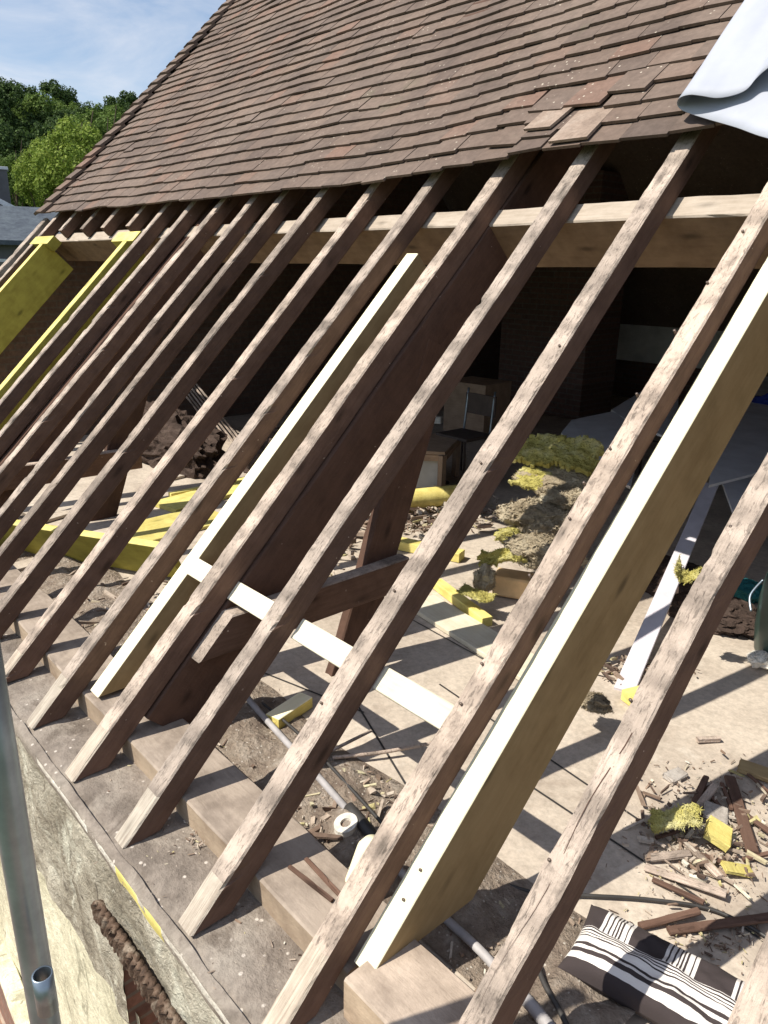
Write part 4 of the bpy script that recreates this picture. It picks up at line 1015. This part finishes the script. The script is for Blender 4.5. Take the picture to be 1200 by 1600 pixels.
# far side continuation of the wood, one mass
vs = []; fs = []; rnd = random.Random(9)
for i in range(14000):
    px = rnd.choice([rnd.uniform(-700, -190), rnd.uniform(-190, 700)]); dist = rnd.uniform(150, 190)
    q = dirat(px, 240, dist); z = gh(q.x, q.y)+rnd.uniform(1, 9+2*noise.noise(Vector((q.x*.1, q.y*.1, 0)))*2)
    p = Vector((q.x, q.y, z)); nrm = Vector((rnd.gauss(0, 1), rnd.gauss(0, 1), rnd.gauss(0, 1)+.6)).normalized(); t = nrm.orthogonal(); b_ = nrm.cross(t); s = rnd.uniform(.6, 1.3); k = len(vs)
    vs += [p-t*s, p-b_*s*.7, p+t*s, p+b_*s*.7]; fs.append((k, k+1, k+2, k+3))
tag(mesh('distant_wood', vs, fs, M['leaf_m']), 'far continuation of the wood along the hill crest', 'wood', kind='stuff')
# bright green shrubs in the sun in front of the wood
SH = [crown_mesh('crown', 2.6, 2.6, 12000, .10, M['leaf_l'], 12, 60), crown_mesh('crown', 2.4, 2.8, 12000, .10, M['leaf_m'], 13, 60)]
for i, (px, py, dist, k, s, lab) in enumerate(((118, 262, 44, 0, .78, 'bright green sunlit bush, largest, right beside the tile verge'), (70, 275, 46, 0, .6, 'bright green bush left of the largest bush, above the slate roofs'), (160, 250, 48, 1, .7, 'mid green bush partly behind the tile verge'), (22, 285, 52, 1, .5, 'small mid green bush at the left edge above the chimney'))):
    q = dirat(px, py, dist); t = tag(empty('bush', (q.x, q.y, q.z)), lab, 'bush'); t.scale = (s, s, s)
    c = bpy.data.objects.new('crown', SH[k]); C.objects.link(c); c.parent = t
    tk = bpy.data.objects.new('trunk', TK); C.objects.link(tk); tk.parent = t; hgt = (q.z-gh(q.x, q.y))/s+.5; tk.scale = (.5, .5, hgt/6.5); tk.location = (0, 0, -hgt+.5)

# ------------------------------------------------------------------ camera, light, sky
cam = bpy.data.cameras.new('camera'); co = bpy.data.objects.new('camera', cam); C.objects.link(co)
cam.sensor_fit = 'HORIZONTAL'; cam.sensor_width = 36; cam.lens = 36*F/1200; cam.clip_start = .02; cam.clip_end = 3000
xw = M3 @ Vector((1, 0, 0)); yw = M3 @ Vector((0, -1, 0)); zw = M3 @ Vector((0, 0, -1))
co.matrix_world = frame(CAM, xw, yw, zw)
bpy.context.scene.camera = co
S = Vector((.28, .68, -1)).normalized()                      # direction the sunlight travels
sun = bpy.data.lights.new('sun', 'SUN'); so = bpy.data.objects.new('sun', sun); C.objects.link(so)
sun.energy = 4.8; sun.angle = RAD(.5); sun.color = (1, .94, .83)
so.rotation_euler = S.to_track_quat('-Z', 'Y').to_euler()
w = bpy.data.worlds.new('World'); bpy.context.scene.world = w; w.use_nodes = True
t = w.node_tree; bg = t.nodes['Background']; sky = t.nodes.new('ShaderNodeTexSky'); sky.sky_type = 'NISHITA'; sky.sun_disc = False
sky.sun_elevation = math.asin(-S.z); sky.sun_rotation = math.atan2(-S.x, -S.y)
sky.air_density = 1.0; sky.dust_density = .6; sky.ozone_density = 1.5; sky.altitude = 100
tcw = t.nodes.new('ShaderNodeTexCoord'); mpw = t.nodes.new('ShaderNodeMapping'); mpw.inputs['Scale'].default_value = (2.0, 2.0, 6.0)
t.links.new(tcw.outputs['Generated'], mpw.inputs['Vector'])
cl = noisef(t, mpw.outputs['Vector'], 2.2, 8, .6, .6)
cm = mixc(t, ramp(t, cl, [(.38, g(.12)), (.66, g(.62))]), sky.outputs[0], (6.0, 6.1, 6.5))
t.links.new(cm, bg.inputs['Color']); bg.inputs['Strength'].default_value = .115
sc_ = bpy.context.scene
sc_.view_settings.view_transform = 'Standard'; sc_.view_settings.look = 'None'; sc_.view_settings.exposure = .38; sc_.view_settings.gamma = 1
sc_.render.resolution_x = 768; sc_.render.resolution_y = 1024
sc_.cycles.max_bounces = 8; sc_.cycles.diffuse_bounces = 5
